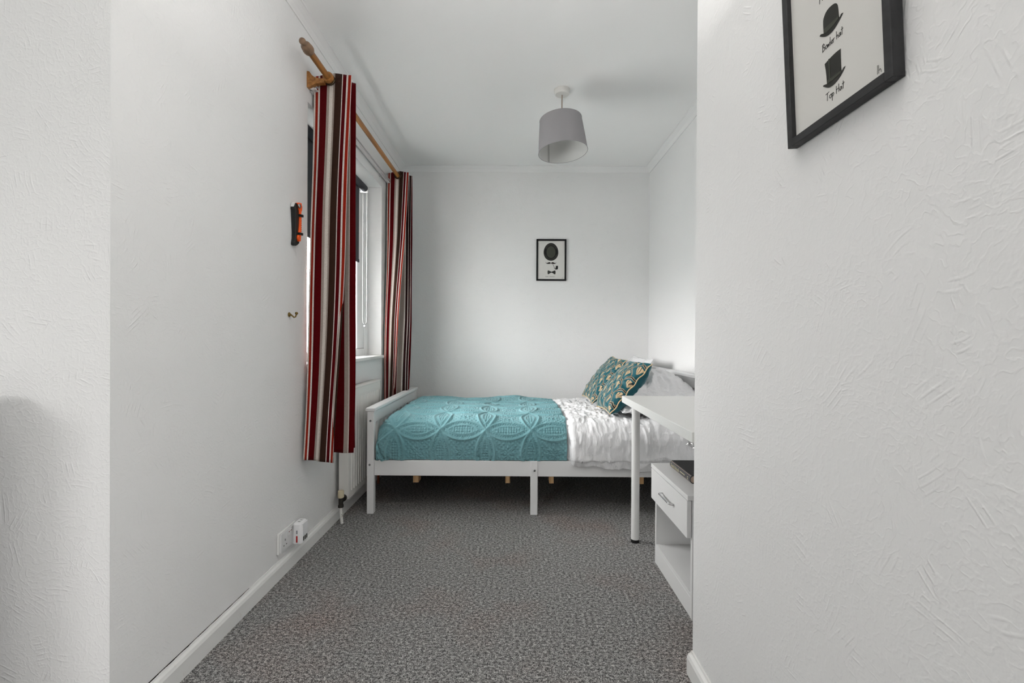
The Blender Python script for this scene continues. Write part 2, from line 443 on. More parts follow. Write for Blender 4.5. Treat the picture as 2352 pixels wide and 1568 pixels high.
def coving(name, p, q, out):
    prof = [(0, 0), (0, -.048), (.005, -.048), (.008, -.040), (.018, -.026), (.031, -.014), (.040, -.007), (.045, -.005), (.045, 0)]
    P, Q, o = Vector((p[0], p[1], H)), Vector((q[0], q[1], H)), Vector((out[0], out[1], 0))
    m = MB(); a = [m.b.verts.new(P + o * d + Vector((0, 0, z))) for d, z in prof]; c = [m.b.verts.new(Q + o * d + Vector((0, 0, z))) for d, z in prof]
    n = len(prof)
    for j in range(n): m.b.faces.new((a[j], a[(j + 1) % n], c[(j + 1) % n], c[j]))
    m.b.faces.new(a); m.b.faces.new(c[::-1])
    return struct(m.build(name, 'coving', smooth=False))


coving('trim_1', (XL + .0002, 1.1442), (XL + .0002, YB), (1, 0))
coving('trim_2', (XL, YB - .0002), (XR, YB - .0002), (0, -1))
coving('trim_3', (XR - .0002, 1.42), (XR - .0002, YB), (-1, 0))

# window in the left wall
win = bpy.data.objects.new('window_1', None); COL.objects.link(win); win.location = (-1.2, 2.86, WZ0); struct(win)
XF0, XF1 = -1.19, -1.12
for nm, a in (('frame_stile', (XF0, XF1, WY0, WY0 + .075, WZ0, WZ1)), ('frame_stile', (XF0, XF1, WY1 - .075, WY1, WZ0, WZ1)),
              ('frame_rail', (XF0, XF1, WY0 + .075, WY1 - .075, WZ0, WZ0 + .075)), ('frame_rail', (XF0, XF1, WY0 + .075, WY1 - .075, WZ1 - .075, WZ1)),
              ('sash_stile', (XF0 + .01, XF1 - .006, 3.255, WY1 - .0755, WZ0 + .0755, WZ1 - .0755)), ('mullion', (XF0, XF1, 2.83, 2.895, WZ0 + .075, WZ1 - .075))):
    bx(nm, 'upvc', win, *a, bev=.006)
bx('pane', 'glass', win, -1.158, -1.152, WY0 + .07, 2.835, WZ0 + .07, WZ1 - .07)
bx('pane', 'glass', win, -1.158, -1.152, 2.89, 3.26, WZ0 + .07, WZ1 - .07)
bx('window_sill', 'skirting', win, -1.125, -.992, WY0 + .002, WY1 - .002, WZ0 + .0005, WZ0 + .024, bev=.004)

# unseen window added behind the viewpoint to light the near end
fill_win_rear = bpy.data.objects.new('added_window_rear', None); COL.objects.link(fill_win_rear); fill_win_rear.location = (-1.975, -2.3, .6); struct(fill_win_rear)
for nm, a in (('frame_stile', (-2.35, -2.30, -2.33, -2.27, 1.17, 1.73)), ('frame_stile', (-1.65, -1.6, -2.33, -2.27, 1.17, 1.73)), ('frame_rail', (-2.30, -1.65, -2.33, -2.27, 1.17, 1.22)),
              ('frame_rail', (-2.30, -1.65, -2.33, -2.27, 1.68, 1.73))):
    bx(nm, 'upvc', fill_win_rear, *a)
bx('pane', 'glass', fill_win_rear, -2.305, -1.645, -2.303, -2.297, 1.215, 1.685)
fill_win_near = bpy.data.objects.new('added_window_near', None); COL.objects.link(fill_win_near); fill_win_near.location = (.7, -1.2, .4); struct(fill_win_near)  # unseen side window, added as fill for the left walls
for nm, a in (('frame_stile', (.68, .74, -1.65, -1.60, .45, 1.25)), ('frame_stile', (.68, .74, -.90, -.85, .45, 1.25)), ('frame_rail', (.68, .74, -1.60, -.90, .45, .50)), ('frame_rail', (.68, .74, -1.60, -.90, 1.20, 1.25))):
    bx(nm, 'upvc', fill_win_near, *a)
bx('pane', 'glass', fill_win_near, .708, .714, -1.605, -.895, .495, 1.205)

# ------------------------------------------------------------------ bed
bed = thing('wooden_bed', 'white painted wooden bed frame with low slatted footboard against the back wall', 'bed', (.14, 3.29, 0))
FX0, FX1 = -.866, -.826; Y0, Y1 = 2.690, 3.885
for y in (Y0, Y1 - .04):
    bx('post', 'bed', bed, FX0, FX1, y, y + .04, 0, .609, bev=.002)
bx('footboard_cap', 'bed', bed, -.875, -.818, Y0 - .006, Y1 + .006, .609, .629, bev=.003)
bx('footboard_rail', 'bed', bed, -.857, -.835, Y0 + .04, Y1 - .04, .535, .609)
bx('footboard_rail', 'bed', bed, -.857, -.835, Y0 + .04, Y1 - .04, .228, .318)
ns = 10
for i in range(ns):
    y = Y0 + .04 + (i + 1) * (Y1 - Y0 - .08) / (ns + 1)
    bx('footboard_slat', 'bed', bed, -.853, -.839, y - .022, y + .022, .318, .535)
HX0, HX1 = 1.145, 1.185
for y in (Y0, Y1 - .04):
    bx('post', 'bed', bed, HX0, HX1, y, y + .04, 0, .80, bev=.002)
bx('headboard_cap', 'bed', bed, 1.135, 1.195, Y0 - .006, Y1 + .006, .80, .822, bev=.003)
bx('headboard_panel', 'bed', bed, 1.152, 1.176, Y0 + .04, Y1 - .04, .735, .80, bev=.002)
bx('headboard_rail', 'bed', bed, 1.152, 1.176, Y0 + .04, Y1 - .04, .228, .34)
for i in range(12):
    y = Y0 + .04 + (i + .6) * (Y1 - Y0 - .08) / 12.2
    bx('headboard_slat', 'bed', bed, 1.157, 1.171, y - .022, y + .022, .34, .735)
for y in (Y0 + .010, Y1 - .032):
    bx('side_rail', 'bed', bed, FX1, HX0, y, y + .022, .226, .318, bev=.002)
for y in (Y0 - .002, Y1 - .032):
    bx('middle_leg', 'bed', bed, .104, .147, y, y + .034, 0, .320, bev=.003)
for x, z, y in ((-.846, .552, Y0), (-.850, .292, Y0), (.128, .265, Y0 - .002)):
    MB().lathe([(0, .0065), (.0025, .006), (.0032, .003), (.002, .0025)], (x, y, z), (0, -1, 0), 14).build('screw', 'screw', bed)
for x0, x1 in ((-.606, -.572), (-.046, -.017), (.220, .248), (.766, .794)):
    bx('support_block', 'pine', bed, x0, x1, 2.755, 2.825, .168, .240, bev=.002)
for i in range(12):
    x = -.76 + i * 1.82 / 11.6
    bx('base_slat', 'pine', bed, x - .035, x + .035, Y0 + .033, Y1 - .033, .240, .258)
mt = tag(bx('mattress', 'mattress', None, -.812, 1.135, Y0 + .036, Y1 - .036, .2585, .50, bev=.05, seg=3), 'white mattress lying on the slatted base beneath the bedding', 'mattress')


# ------------------------------------------------------------------ bedding surfaces
def section(yf, zb, ztop, R, yback, zback, ds):
    pts = []
    z = zb
    while z < ztop - R: pts.append((yf, z)); z += ds
    nA = max(6, int(R * PI / 2 / ds))
    for i in range(nA + 1):
        a = PI / 2 * i / nA; pts.append((yf + R - R * math.cos(a), ztop - R + R * math.sin(a)))
    y = yf + R + ds
    while y < yback - R: pts.append((y, ztop)); y += ds
    for i in range(nA + 1):
        a = PI / 2 * i / nA; pts.append((yback - R + R * math.sin(a), ztop - R + R * math.cos(a)))
    z = ztop - R - ds
    while z > zback: pts.append((yback, z)); z -= ds
    p = np.array(pts); s = np.concatenate([[0], np.cumsum(np.linalg.norm(np.diff(p, axis=0), axis=1))])
    return p, s


def left_round(a, x0, R):
    """arc length coordinate -> (x, drop) with a quarter turn of radius R ending at x0"""
    xs = x0 + R; t = np.clip((xs - a) / R, 0, PI / 2 + .6)
    x = np.where(a >= xs, a, xs - R * np.sin(np.clip(t, 0, PI / 2)))
    d = np.where(a >= xs, 0, R * (1 - np.cos(np.clip(t, 0, PI / 2))) + np.maximum(t - PI / 2, 0) * R)
    return x, d


# teal quilt
def quilt():
    p, s = section(2.706, .320, .556, .125, 3.862, .40, .0034)
    R = .085; a = np.arange(-.815 + R - R * (PI / 2 + .55), .321, .0034)
    A, S = np.meshgrid(a, s, indexing='ij')
    Yb = np.broadcast_to(p[:, 0], A.shape).copy(); Zb = np.broadcast_to(p[:, 1], A.shape).copy()
    x, d = left_round(A, -.815, R)
    top = np.clip((Zb - .318) / .24, 0, 1)
    # gentle lie of the cloth over the bed
    lump = .012 * vnoise(A * 3.1 + 5, S * 3.3 + 2, 3) + .007 * vnoise(A * 7, S * 7.5, 5)
    far = np.clip((Yb - 3.3) / .5, 0, 1)
    lump += far * (.010 * np.sin(A * 9 + 1.0) + .010 * vnoise(A * 8, S * 3, 9)) + .012 * np.exp(-((A + .35) / .18) ** 2) * far
    Zb = Zb + top * lump - d * (.35 + .65 * top)
    Zb = np.maximum(Zb, .321 - .001 * S)
    Yb = Yb + .010 * vnoise(A * 4 + 9, S * 0 + 3, 4) * np.clip((.45 - Zb) / .1, 0, 1) * (Yb < 2.8) + .012 * np.clip((S * 0 + .40 - np.abs(Zb - .40) * 3) * 0, 0, 1)
    bul = np.clip(1 - ((Zb - .41) / .10) ** 2, 0, 1) * (Yb < 2.85); Yb = Yb - .010 * bul
    # tucked fold at the foot corner
    fold = np.exp(-(((A + .80) + (Zb - .36) * .55) / .012) ** 2) * (Yb < 2.80) * np.clip((.50 - Zb) / .05, 0, 1)
    fold2 = np.exp(-((Zb - (.345 - (A + .80) * .35)) / .009) ** 2) * (Yb < 2.80) * (A < -.66)
    # embossed pattern: overlapping rings -> petals with cord outlines, loops, crosshatch and flowers
    P = .27; ax = (A + .705) / P; by = (S - .178) / P
    h = np.zeros_like(A)
    fx = ax - np.floor(ax); fy = by - np.floor(by)       # cell with nodes in its four corners
    Rr = math.sqrt(.5)

    def cord(dist, w): return np.exp(-(dist / w) ** 2)
    count = np.zeros_like(A); inner = np.full_like(A, 9.0); best = np.full_like(A, 9.0); arc = np.zeros_like(A); dmin = np.full_like(A, 9.0)
    for i in (-1, 0, 1):
        for j in (-1, 0, 1):
            cx, cy = i + .5, j + .5
            q = np.hypot(fx - cx, fy - cy); e = q - Rr
            count += (e < 0)
            ang = np.arctan2(fy - cy, fx - cx)
            closer = np.abs(e) < np.abs(best); best = np.where(closer, e, best); arc = np.where(closer, ang, arc)
    # second largest inside depth: depth to both ring edges of the petal
    ds = []
    for i in (-1, 0, 1):
        for j in (-1, 0, 1): ds.append(Rr - np.hypot(fx - i - .5, fy - j - .5))
    ds = np.sort(np.array(ds), axis=0)[::-1]
    depth2 = ds[1]                                       # >0 inside a petal, 0 on its outer cord
    h += 1.45 * cord(depth2, .026)
    band = .105
    h += 1.0 * cord(depth2 - band, .018)
    inpet = np.clip((depth2 - .015) / .01, 0, 1) * np.clip((band - .015 - depth2) / .01, 0, 1)
    t = arc * Rr / .060
    loops = np.hypot((t - np.floor(t) - .5) * .060 / .022, (depth2 - band * .5) / .028)
    h += inpet * .75 * np.exp(-((loops - 1.0) / .34) ** 2)
    core = np.clip((depth2 - band - .012) / .01, 0, 1)
    g1 = (ax * P / .0155); g2 = (by * P / .0155)
    hatch = np.minimum(np.abs(g1 - np.round(g1)), np.abs(g2 - np.round(g2)))
    h += core * .8 * (1 - np.exp(-(hatch / .16) ** 2))
    cell = np.clip((-depth2 - .02) / .01, 0, 1)
    rc = np.hypot(fx - .5, fy - .5); ac = np.arctan2(fy - .5, fx - .5)
    flower = rc - .10 * (1 + .35 * np.cos(8 * ac))
    h += cell * (.8 * cord(flower, .02) + .5 * np.exp(-((rc - .035) / .02) ** 2) + .55 * np.clip(np.cos(20 * ac), 0, 1) * (rc > .125) * (rc < .17))
    h += cell * .6 * np.clip(np.cos(fx * 62) * np.cos(fy * 62), 0, 1) * (rc > .19)
    h += .12 * vnoise(A * 160, S * 160, 11)
    node = np.hypot(np.minimum(fx, 1 - fx), np.minimum(fy, 1 - fy)); h += .5 * np.exp(-(node / .05) ** 2)
    co = np.stack([x, Yb, Zb], 2); n = grid_normals(co)
    if n[10, -200, 2] < 0: n = -n
    mid = n[n.shape[0] // 2, n.shape[1] // 2, 2]
    if mid < 0: n = -n
    amp = .0078 * np.clip((A + .86) / .05, .2, 1)
    co = co + n * (h * amp - .011 * fold - .010 * fold2)[..., None]
    # hem: end of the quilt turns down onto the duvet
    hem = np.clip((A - .312) / .009, 0, 1)[..., None]; co = co - n * hem * .007
    me = grid_mesh('teal_quilt', co)
    o = finish('quilt', me, 'quilt', None, True)
    so = o.modifiers.new('thickness', 'SOLIDIFY'); so.thickness = .006; so.offset = -1 if mid > 0 else 1
    tag(o, 'teal quilted coverlet embossed with interlocking rings over the foot of the bed', 'quilt')


quilt()


def duvet():
    zb = .283
    p, s = section(2.668, zb, .556, .13, 3.852, .38, .0042)
    a = np.arange(.262, 1.1325, .0042)
    A, S = np.meshgrid(a, s, indexing='ij')
    Yb = np.broadcast_to(p[:, 0], A.shape).copy(); Zb = np.broadcast_to(p[:, 1], A.shape).copy()
    under = np.clip((A - .315) / .05, 0, 1); under = under * under * (3 - 2 * under)       # 0 below the quilt, 1 free
    frontw = np.clip(1 - (Yb - 2.66) / .16, 0, 1)
    top = np.clip((Zb - .32) / .24, 0, 1)
    hem = np.clip((.36 - Zb) / .08, 0, 1) * (Yb < 2.75)
    Yb += (1 - under) * .052 * frontw
    Zb += hem * ((1 - under) * .048 + .012 * np.sin(A * 9 - 2.2) + .006 * np.sin(A * 31))
    Yb += hem * under * .020 * (Zb < .33)                # gathers in beneath the mattress edge
    Zb -= (1 - under) * .016 * (1 - hem)
    free = under
    # pillowy folds: diagonal on the drop, crumpled on top
    t = A * .80 + Zb * .62
    w1 = vnoise(t * 11 + .25 * S, S * 2.0, 21); w2 = vnoise(t * 26, S * 5 + A * 2, 22); w3 = vnoise(A * 60, S * 17, 23); w4 = vnoise(A * 26 + 3, S * 22, 24)
    rid = 1 - np.abs(vnoise(t * 8 + 3, S * 3.2 - A * 2, 26)) * 2
    fo = .011 * w1 + .006 * w2 + .0028 * w3 + .009 * np.clip(rid, 0, 1) ** 2
    q1 = 1 - 2 * np.abs(vnoise(A * 14 + S * 3, S * 9 - A * 4, 31)); q2 = 1 - 2 * np.abs(vnoise(A * 28 - S * 5, S * 26, 32))
    to = .010 * vnoise(A * 6, S * 5, 25) + .006 * w4 + .0030 * w3 + .008 * np.clip(q1, 0, 1) ** 2 + .005 * np.clip(q2, 0, 1)
    disp = (fo * (1 - top) + to * top)
    # seersucker bands on the drop
    bands = .5 + .5 * np.cos(S * 2 * PI / .055); disp += .0032 * bands * vnoise(A * 85, S * 8, 27) * (1 - top * .5)
    co = np.stack([A, Yb, Zb], 2); n = grid_normals(co)
    mid = n[n.shape[0] // 2, n.shape[1] // 2, 2]
    if mid < 0: n = -n
    edge = np.clip((1.1325 - A) / .03, 0, 1)
    co = co + n * (disp * (.12 + .88 * free) * edge)[..., None]
    me = grid_mesh('white_duvet', co)
    o = finish('duvet', me, 'duvet', None, True)
    so = o.modifiers.new('thickness', 'SOLIDIFY'); so.thickness = .004; so.offset = -1 if mid > 0 else 1
    tag(o, 'crumpled white seersucker duvet spilling over the side rail by the headboard', 'duvet')


duvet()


# ------------------------------------------------------------------ pillows and cushions
def pillow_grid(w, h, t, n, pinch=.10, power=.45, seed=1, wr=.004, sag=0.0):
    u = np.linspace(-1, 1, n); u = np.sign(u) * (1 - (1 - np.abs(u)) ** 1.25); U, V = np.meshgrid(u, u, indexing='ij')
    x = U * w / 2 * (1 - pinch * (1 - V ** 2) * U ** 2); y = V * h / 2 * (1 - pinch * (1 - U ** 2) * V ** 2)
    prof = (np.clip(1 - U ** 2, 0, 1) * np.clip(1 - V ** 2, 0, 1)) ** power
    z = t / 2 * prof
    wrk = wr * (vnoise(U * 5 + 3, V * 5, seed) + .6 * vnoise(U * 12, V * 9, seed + 1)) * np.clip(prof * 3, 0, 1)
    rad = wr * .9 * np.sin(np.arctan2(V, U) * 22 + 3 * vnoise(U * 3, V * 3, seed + 2)) * np.clip((np.maximum(np.abs(U), np.abs(V)) - .6) / .35, 0, 1) * np.clip(prof * 4, 0, 1)
    zt = z + wrk + rad; zb = -z + wrk * .5 - rad * .7
    return U, V, x, y, zt, zb


def place(x, y, z, org, ex, ey, ez):
    return np.asarray(org) + x[..., None] * np.asarray(ex) + y[..., None] * np.asarray(ey) + z[..., None] * np.asarray(ez)


def make_pillow(name, label, w, h, t, org, ex, ey, seed, group=None, power=.42, under=1.0, wr=.009):
    ex = Vector(ex).normalized(); ey = Vector(ey); ey = (ey - ex * ey.dot(ex)).normalized(); ez = ex.cross(ey)
    U, V, x, y, zt, zb = pillow_grid(w, h, t, 130, .06, power, seed, wr); zb = zb * under
    me1 = grid_mesh('t', place(x, y, zt, org, ex, ey, ez)); me2 = grid_mesh('b', place(x, y, zb, org, ex, ey, ez))
    b = bmesh.new(); b.from_mesh(me1); b.from_mesh(me2); bmesh.ops.remove_doubles(b, verts=b.verts, dist=.0004); bmesh.ops.recalc_face_normals(b, faces=b.faces)
    me = bpy.data.meshes.new(name); b.to_mesh(me); b.free(); bpy.data.meshes.remove(me1); bpy.data.meshes.remove(me2)
    root = thing(name, label, 'pillow', tuple(org), group)
    finish('pillowcase', me, 'pillow', root, True)
    # flat stitched border of the case
    bd = []
    nn = 60
    for k_ in range(4 * nn):
        s_ = k_ / nn; q = s_ % 1 * 2 - 1
        bd.append([(q, -1), (1, q), (-q, 1), (-1, -q)][int(s_)])
    m = MB(); vi = []; vo = []
    for u, v in bd:
        px = u * w / 2 * (1 - .06 * (1 - v * v) * u * u); py = v * h / 2 * (1 - .06 * (1 - u * u) * v * v)
        wz = .003 * math.sin(u * 14 + v * 17 + seed)
        vi.append(m.b.verts.new(Vector(org) + ex * px * .985 + ey * py * .985 + ez * 0)); vo.append(m.b.verts.new(Vector(org) + ex * px * 1.045 + ey * py * 1.06 + ez * wz))
    for i in range(len(bd)): j = (i + 1) % len(bd); m.b.faces.new((vi[i], vi[j], vo[j], vo[i]))
    o = m.build('border', 'pillow', root, True); so = o.modifiers.new('t', 'SOLIDIFY'); so.thickness = .003
    return root


make_pillow('pillow', 'white pillow lying flat beneath the desk corner, lowest of the pillows', .46, .58, .085, (.895, 3.06, .608), (1, .02, .02), (0, 1, 0), 41, None)
make_pillow('pillow', 'white crinkled pillow leaning on the headboard behind the front cushion', .40, .60, .31, (.945, 3.11, .690), (.99, 0, -.06), (.0, 1, .01), 47, None, .40, .25, .012)
make_pillow('pillow', 'white pillow in the far corner, its tip showing above the cushions', .42, .46, .14, (.895, 3.63, .735), (.60, 0, .72), (.0, 1, .06), 53, None, .5)


def make_cushion(label, org, ex, ey, seed, size=.415, th=.125):
    """ex runs across the bed, ey up the cushion; the printed face looks along ez"""
    ey = Vector(ey).normalized(); ex = Vector(ex); ex = (ex - ey * ex.dot(ey)).normalized(); ez = ex.cross(ey)
    n = 300; U, V, x, y, zt, zb = pillow_grid(size, size, th, n, .07, .40, seed, .005)
    # gold art-deco print on the front: pointed scales outlined twice, a ribbed fan in each
    W, Hh = .100, .081; teal = np.array(rgb(18, 84, 94)[:3]); gold = np.array(rgb(194, 170, 134)[:3]); dk = np.array(rgb(6, 34, 44)[:3])
    wx = .006 * vnoise(U * 4, V * 4, seed + 5)

    def printed(px, py):
        colr = np.broadcast_to(teal, px.shape + (3,)).copy(); done = np.zeros(px.shape, bool)
        for r_ in range(-1, 9):
            c_off = .5 * (r_ % 2); cx = (np.round(px / W - c_off) + c_off) * W; lx = (px - cx) / (W / 2); ly = (py - r_ * Hh * .62) / Hh
            g = np.abs(lx) ** 1.55 + np.maximum(ly, 0) * 1.0
            ins = (ly > -.35) & (g < 1) & ~done
            e_ = 1 - g
            line = ins & (((e_ > .0) & (e_ < .04)) | ((e_ > .14) & (e_ < .18)))
            gap = ins & (e_ >= .04) & (e_ <= .14)
            fy_ = ly + .02; an = lx * W / 2 / (fy_ * Hh + 1e-6)
            fan = ins & (fy_ > .08) & (np.abs(an) < .31) & (e_ > .33)
            rib = np.abs(np.abs(an) - .12) < .028
            colr[gap] = dk; colr[line] = gold; colr[fan] = gold; colr[fan & rib] = dk
            done |= ins
        return colr
    gx = np.gradient(x, axis=0); gy = np.gradient(y, axis=1); colr = 0
    for i_ in (-.4, -.13, .13, .4):
        for j_ in (-.4, -.13, .13, .4): colr = colr + printed(x + .02 + i_ * gx, y + .21 + wx + j_ * gy) / 16
    cols = [np.concatenate([colr, np.ones(x.shape + (1,))], 2), np.broadcast_to(np.array(list(teal * .9) + [1.0]), x.shape + (4,))]
    root = thing('cushion', label, 'cushion', tuple(org), 'teal cushions against the pillows')
    for nm, zz, cc in (('printed_face', zt, cols[0]), ('plain_back', zb, cols[1])):
        me = grid_mesh(nm, place(x, y, zz, org, ex, ey, ez))
        at = me.color_attributes.new('print', 'FLOAT_COLOR', 'POINT'); at.data.foreach_set('color', cc.reshape(-1).astype(np.float32))
        o = finish(nm, me, 'cushion', root, True)
        if nm == 'plain_back': o['label'] = 'plain teal velvet back'
    edge = []
    nn = 40
    for k_ in range(4 * nn + 1):
        s_ = (k_ % (4 * nn)) / nn; q = s_ % 1 * 2 - 1; u, v = [(q, -1), (1, q), (-q, 1), (-1, -q)][int(s_)]
        px_ = u * size / 2 * (1 - .07 * (1 - v * v) * u * u); py_ = v * size / 2 * (1 - .07 * (1 - u * u) * v * v)
        edge.append(Vector(org) + ex * px_ * 1.005 + ey * py_ * 1.005 + ez * (.004 * math.sin(k_ * .7 + seed)))
    MB().tube(edge, .0036, 6).build('piping', 'gold_piping', root, True)['label'] = 'gold piping round the seam'


make_cushion('teal and gold fan print cushion, the front one beside the desk corner', (.715, 2.985, .735), (.02, -1, .02), (.58, .03, .70), 61, .40, .17)
make_cushion('teal and gold fan print cushion, the one behind nearer the back wall', (.690, 3.50, .742), (.06, -1, .0), (.56, 0, .72), 67, .40, .11)


# ------------------------------------------------------------------ curtains, pole and track
def smooth_poly(P, U, n=420, it=5):
    """resample polyline P (k,2) with parameter U to n points and soften the folds"""
    t = np.linspace(U[0], U[-1], n); X = np.interp(t, U, P[:, 0]); Yv = np.interp(t, U, P[:, 1])
    ker = np.hanning(15); ker /= ker.sum()
    for _ in range(it):
        for A in (X, Yv):
            ext = np.concatenate([2 * A[0] - A[7:0:-1], A, 2 * A[-1] - A[-2:-9:-1]]); A[:] = np.convolve(ext, ker, 'valid')
    return t, X, Yv


def curtain(name, label, keys, U, ztop, zbot, mat, ring, seed, hem_back=0.0, group='pair of striped curtains'):
    nz = 90; zt = np.linspace(0, 1, nz); tt = [k_[0] for k_ in keys]; PK = np.array([k_[1] for k_ in keys], float)
    rows = []
    for q in zt:
        P = np.stack([[np.interp(q, tt, PK[:, i, c]) for c in range(2)] for i in range(PK.shape[1])])
        t, X, Yv = smooth_poly(P, U, it=2)
        X = X + .004 * q * np.sin(q * 9 + t * 9 + seed); Yv = Yv + .006 * np.sin(q * 7 + t * 14 + seed) * min(1, q * 3) + .003 * np.sin(t * 60 + q * 4) * min(1, q * 2)
        zz = ztop + (zbot - ztop) * q + (hem_back * np.clip((t - .25) / .2, 0, 1)) * q + .004 * np.sin(t * 17 + seed) * (q > .97)
        if q == 0: zz = zz - .006 * np.cos(t * 2 * PI / .2 * 1.0)
        rows.append(np.stack([X, Yv, zz], 1))
    co = np.stack(rows, 0)
    me = grid_mesh(name, co)
    at = me.attributes.new('width', 'FLOAT', 'POINT'); at.data.foreach_set('value', np.tile(t / 1.2, nz).astype(np.float32))
    root = thing(name, label, 'curtain', (-.92, float(co[0, 0, 1]), zbot), group)
    o = finish('fabric', me, mat, root, True); me.materials.append(M['lining'])
    so = o.modifiers.new('lining', 'SOLIDIFY'); so.thickness = .004; so.offset = 0; so.material_offset = 0
    rx, ry, rz = ring
    MB().lathe([(-.004, .0185), (-.006, .022), (-.004, .0265), (.002, .0275), (.004, .026), (.004, .0185), (-.004, .0185)], (rx, ry, rz), (0, 1, 0), 28, False).build('eyelet', 'bronze', root, True)
    return root


PZ = 2.317
# fold corners (X, Y) from the leading edge backwards, at top, part way and hem
curtain('curtain', 'striped red, white and brown eyelet curtain at the near end of the window',
        [(0, [(-1.004, 2.275), (-.806, 2.262), (-.975, 2.305), (-.812, 2.335), (-.975, 2.375), (-.845, 2.40), (-.975, 2.43)]),
         (.5, [(-1.002, 2.235), (-.825, 2.215), (-.965, 2.275), (-.797, 2.305), (-.965, 2.35), (-.83, 2.38), (-.965, 2.42)]),
         (1, [(-.998, 2.160), (-.842, 2.150), (-.955, 2.225), (-.790, 2.262), (-.955, 2.32), (-.82, 2.36), (-.965, 2.40)])],
        [0, .206, .40, .60, .80, 1.0, 1.2], 2.352, .455, 'curtain_near', (-.917, 2.252, PZ), 1, .020)
curtain('curtain', 'striped red, white and brown eyelet curtain in the far corner behind the footboard',
        [(0, [(-1.004, 3.595), (-.826, 3.575), (-.975, 3.63), (-.818, 3.655), (-.975, 3.70), (-.835, 3.73), (-.97, 3.76)]),
         (.28, [(-1.002, 3.565), (-.850, 3.555), (-.965, 3.61), (-.822, 3.640), (-.965, 3.69), (-.83, 3.72), (-.965, 3.76)]),
         (.62, [(-1.002, 3.540), (-.895, 3.530), (-.975, 3.60), (-.818, 3.630), (-.965, 3.68), (-.83, 3.71), (-.965, 3.75)]),
         (1, [(-1.000, 3.510), (-.930, 3.500), (-.985, 3.575), (-.838, 3.610), (-.965, 3.66), (-.85, 3.69), (-.965, 3.73)])],
        [0, .206, .40, .60, .80, 1.0, 1.2], 2.352, .455, 'curtain_far', (-.917, 3.566, PZ), 5)

pole = thing('curtain_pole', 'varnished wooden curtain pole with turned finial above the window', 'curtain pole', (-.917, 2.8, PZ))
MB().cyl((-.917, 2.03, PZ), (-.917, 3.80, PZ), .0145, 22).build('shaft', 'pole', pole, True, 40)
fin = [(0, .0150), (.003, .0215), (.010, .0240), (.020, .0245), (.027, .0230), (.030, .0205), (.032, .0205), (.034, .0225), (.042, .0215), (.049, .0165), (.053, .0125), (.060, .0115), (.063, .0125), (.067, .0140), (.074, .0145), (.080, .0115), (.084, .006), (.085, .002)]
MB().lathe(fin, (-.917, 2.032, PZ), (0, -1, 0), 24).build('finial', 'finial', pole, True, 50)
MB().lathe(fin, (-.917, 3.798, PZ), (0, 1, 0), 24).build('finial', 'finial', pole, True, 50)
for y in (2.232, 3.772):
    m = MB()
    pr = [(0, .040), (.012, .040), (.020, .030), (.034, .019), (.055, .0145), (.075, .0150)]
    co_ = [(.0, .032), (.012, .030), (.022, .014), (.038, .002), (.062, -.004), (.084, -.004), (.084, -.026), (.060, -.027), (.040, -.030), (.024, -.040), (.014, -.046), (.0, -.046)]
    m.prism([(u, v) for u, v in co_], lambda u, v, d: (XL + .0008 + u, y + d, PZ - .006 + v), -.011, .011)
    m.lathe([(-.011, .0150), (-.011, .0235), (-.006, .0265), (.006, .0265), (.011, .0235), (.011, .0150), (-.011, .0150)], (-.917, y, PZ), (0, 1, 0), 28, False)
    m.build('bracket', 'pole', pole, True, 45)

tr_ = thing('curtain_track', 'off-white curtain track fixed to the wall above the window', 'curtain track', (XL, 2.85, 2.28))
m = MB(); m.box(-1.006, -.990, 2.245, 3.60, 2.264, 2.292, bev=.003).box(-.990, -.982, 2.245, 3.60, 2.266, 2.272).box(-.990, -.982, 2.245, 3.60, 2.284, 2.290)
m.build('rail', 'track', tr_)
bx('end_stop', 'black_plastic', tr_, -1.010, -.978, 3.601, 3.618, 2.256, 2.298, bev=.003)
bx('end_stop', 'track', tr_, -1.010, -.990, 2.236, 2.2445, 2.262, 2.294, bev=.003)
for y in (2.27, 2.85, 3.42): bx('wall_clip', 'track', tr_, XL + .0005, -1.006, y - .012, y + .012, 2.258, 2.300)
for i, y in enumerate((3.36, 3.43, 3.50)):
    MB().tube([(-.986, y, 2.266), (-.984, y, 2.254), (-.978, y + .004, 2.247), (-.972, y + .004, 2.252), (-.974, y, 2.258)], .0022, 6).build('glider_hook', 'track', tr_, True)

bl_ = thing('roller_blind', 'dark grey roller blind half lowered in the window recess', 'roller blind', (-1.085, 2.75, 2.12))
MB().cyl((-1.085, 2.27, 2.125), (-1.085, 3.29, 2.125), .024, 24).build('roller', 'blind', bl_, True, 40)
bx('bracket', 'upvc', bl_, -1.119, -1.060, 3.291, 3.300, 2.095, 2.160, bev=.002)
bx('bracket', 'upvc', bl_, -1.119, -1.060, 2.258, 2.268, 2.095, 2.160, bev=.002)
bx('cloth', 'blind', bl_, -1.1075, -1.1055, 2.285, 3.235, 1.60, 2.125)
bx('bottom_bar', 'blind', bl_, -1.112, -1.101, 2.283, 3.237, 1.580, 1.603, bev=.004, seg=2)
pts = []
for s_, x_ in ((1, -1.075), (-1, -1.100)): pass
ch = [(-1.072, 3.305, 2.12)] + [(-1.072, 3.305, z) for z in np.linspace(2.05, 1.20, 8)] + [(-1.075, 3.305, 1.155), (-1.086, 3.305, 1.142), (-1.097, 3.305, 1.155)] + [(-1.100, 3.305, z) for z in np.linspace(1.20, 2.12, 9)]
MB().tube(ch, .0022, 6).build('bead_chain', 'upvc', bl_, True)
MB().cyl((-1.086, 3.300, 1.132), (-1.086, 3.310, 1.132), .008, 12).build('chain_weight', 'grey_plastic', bl_)

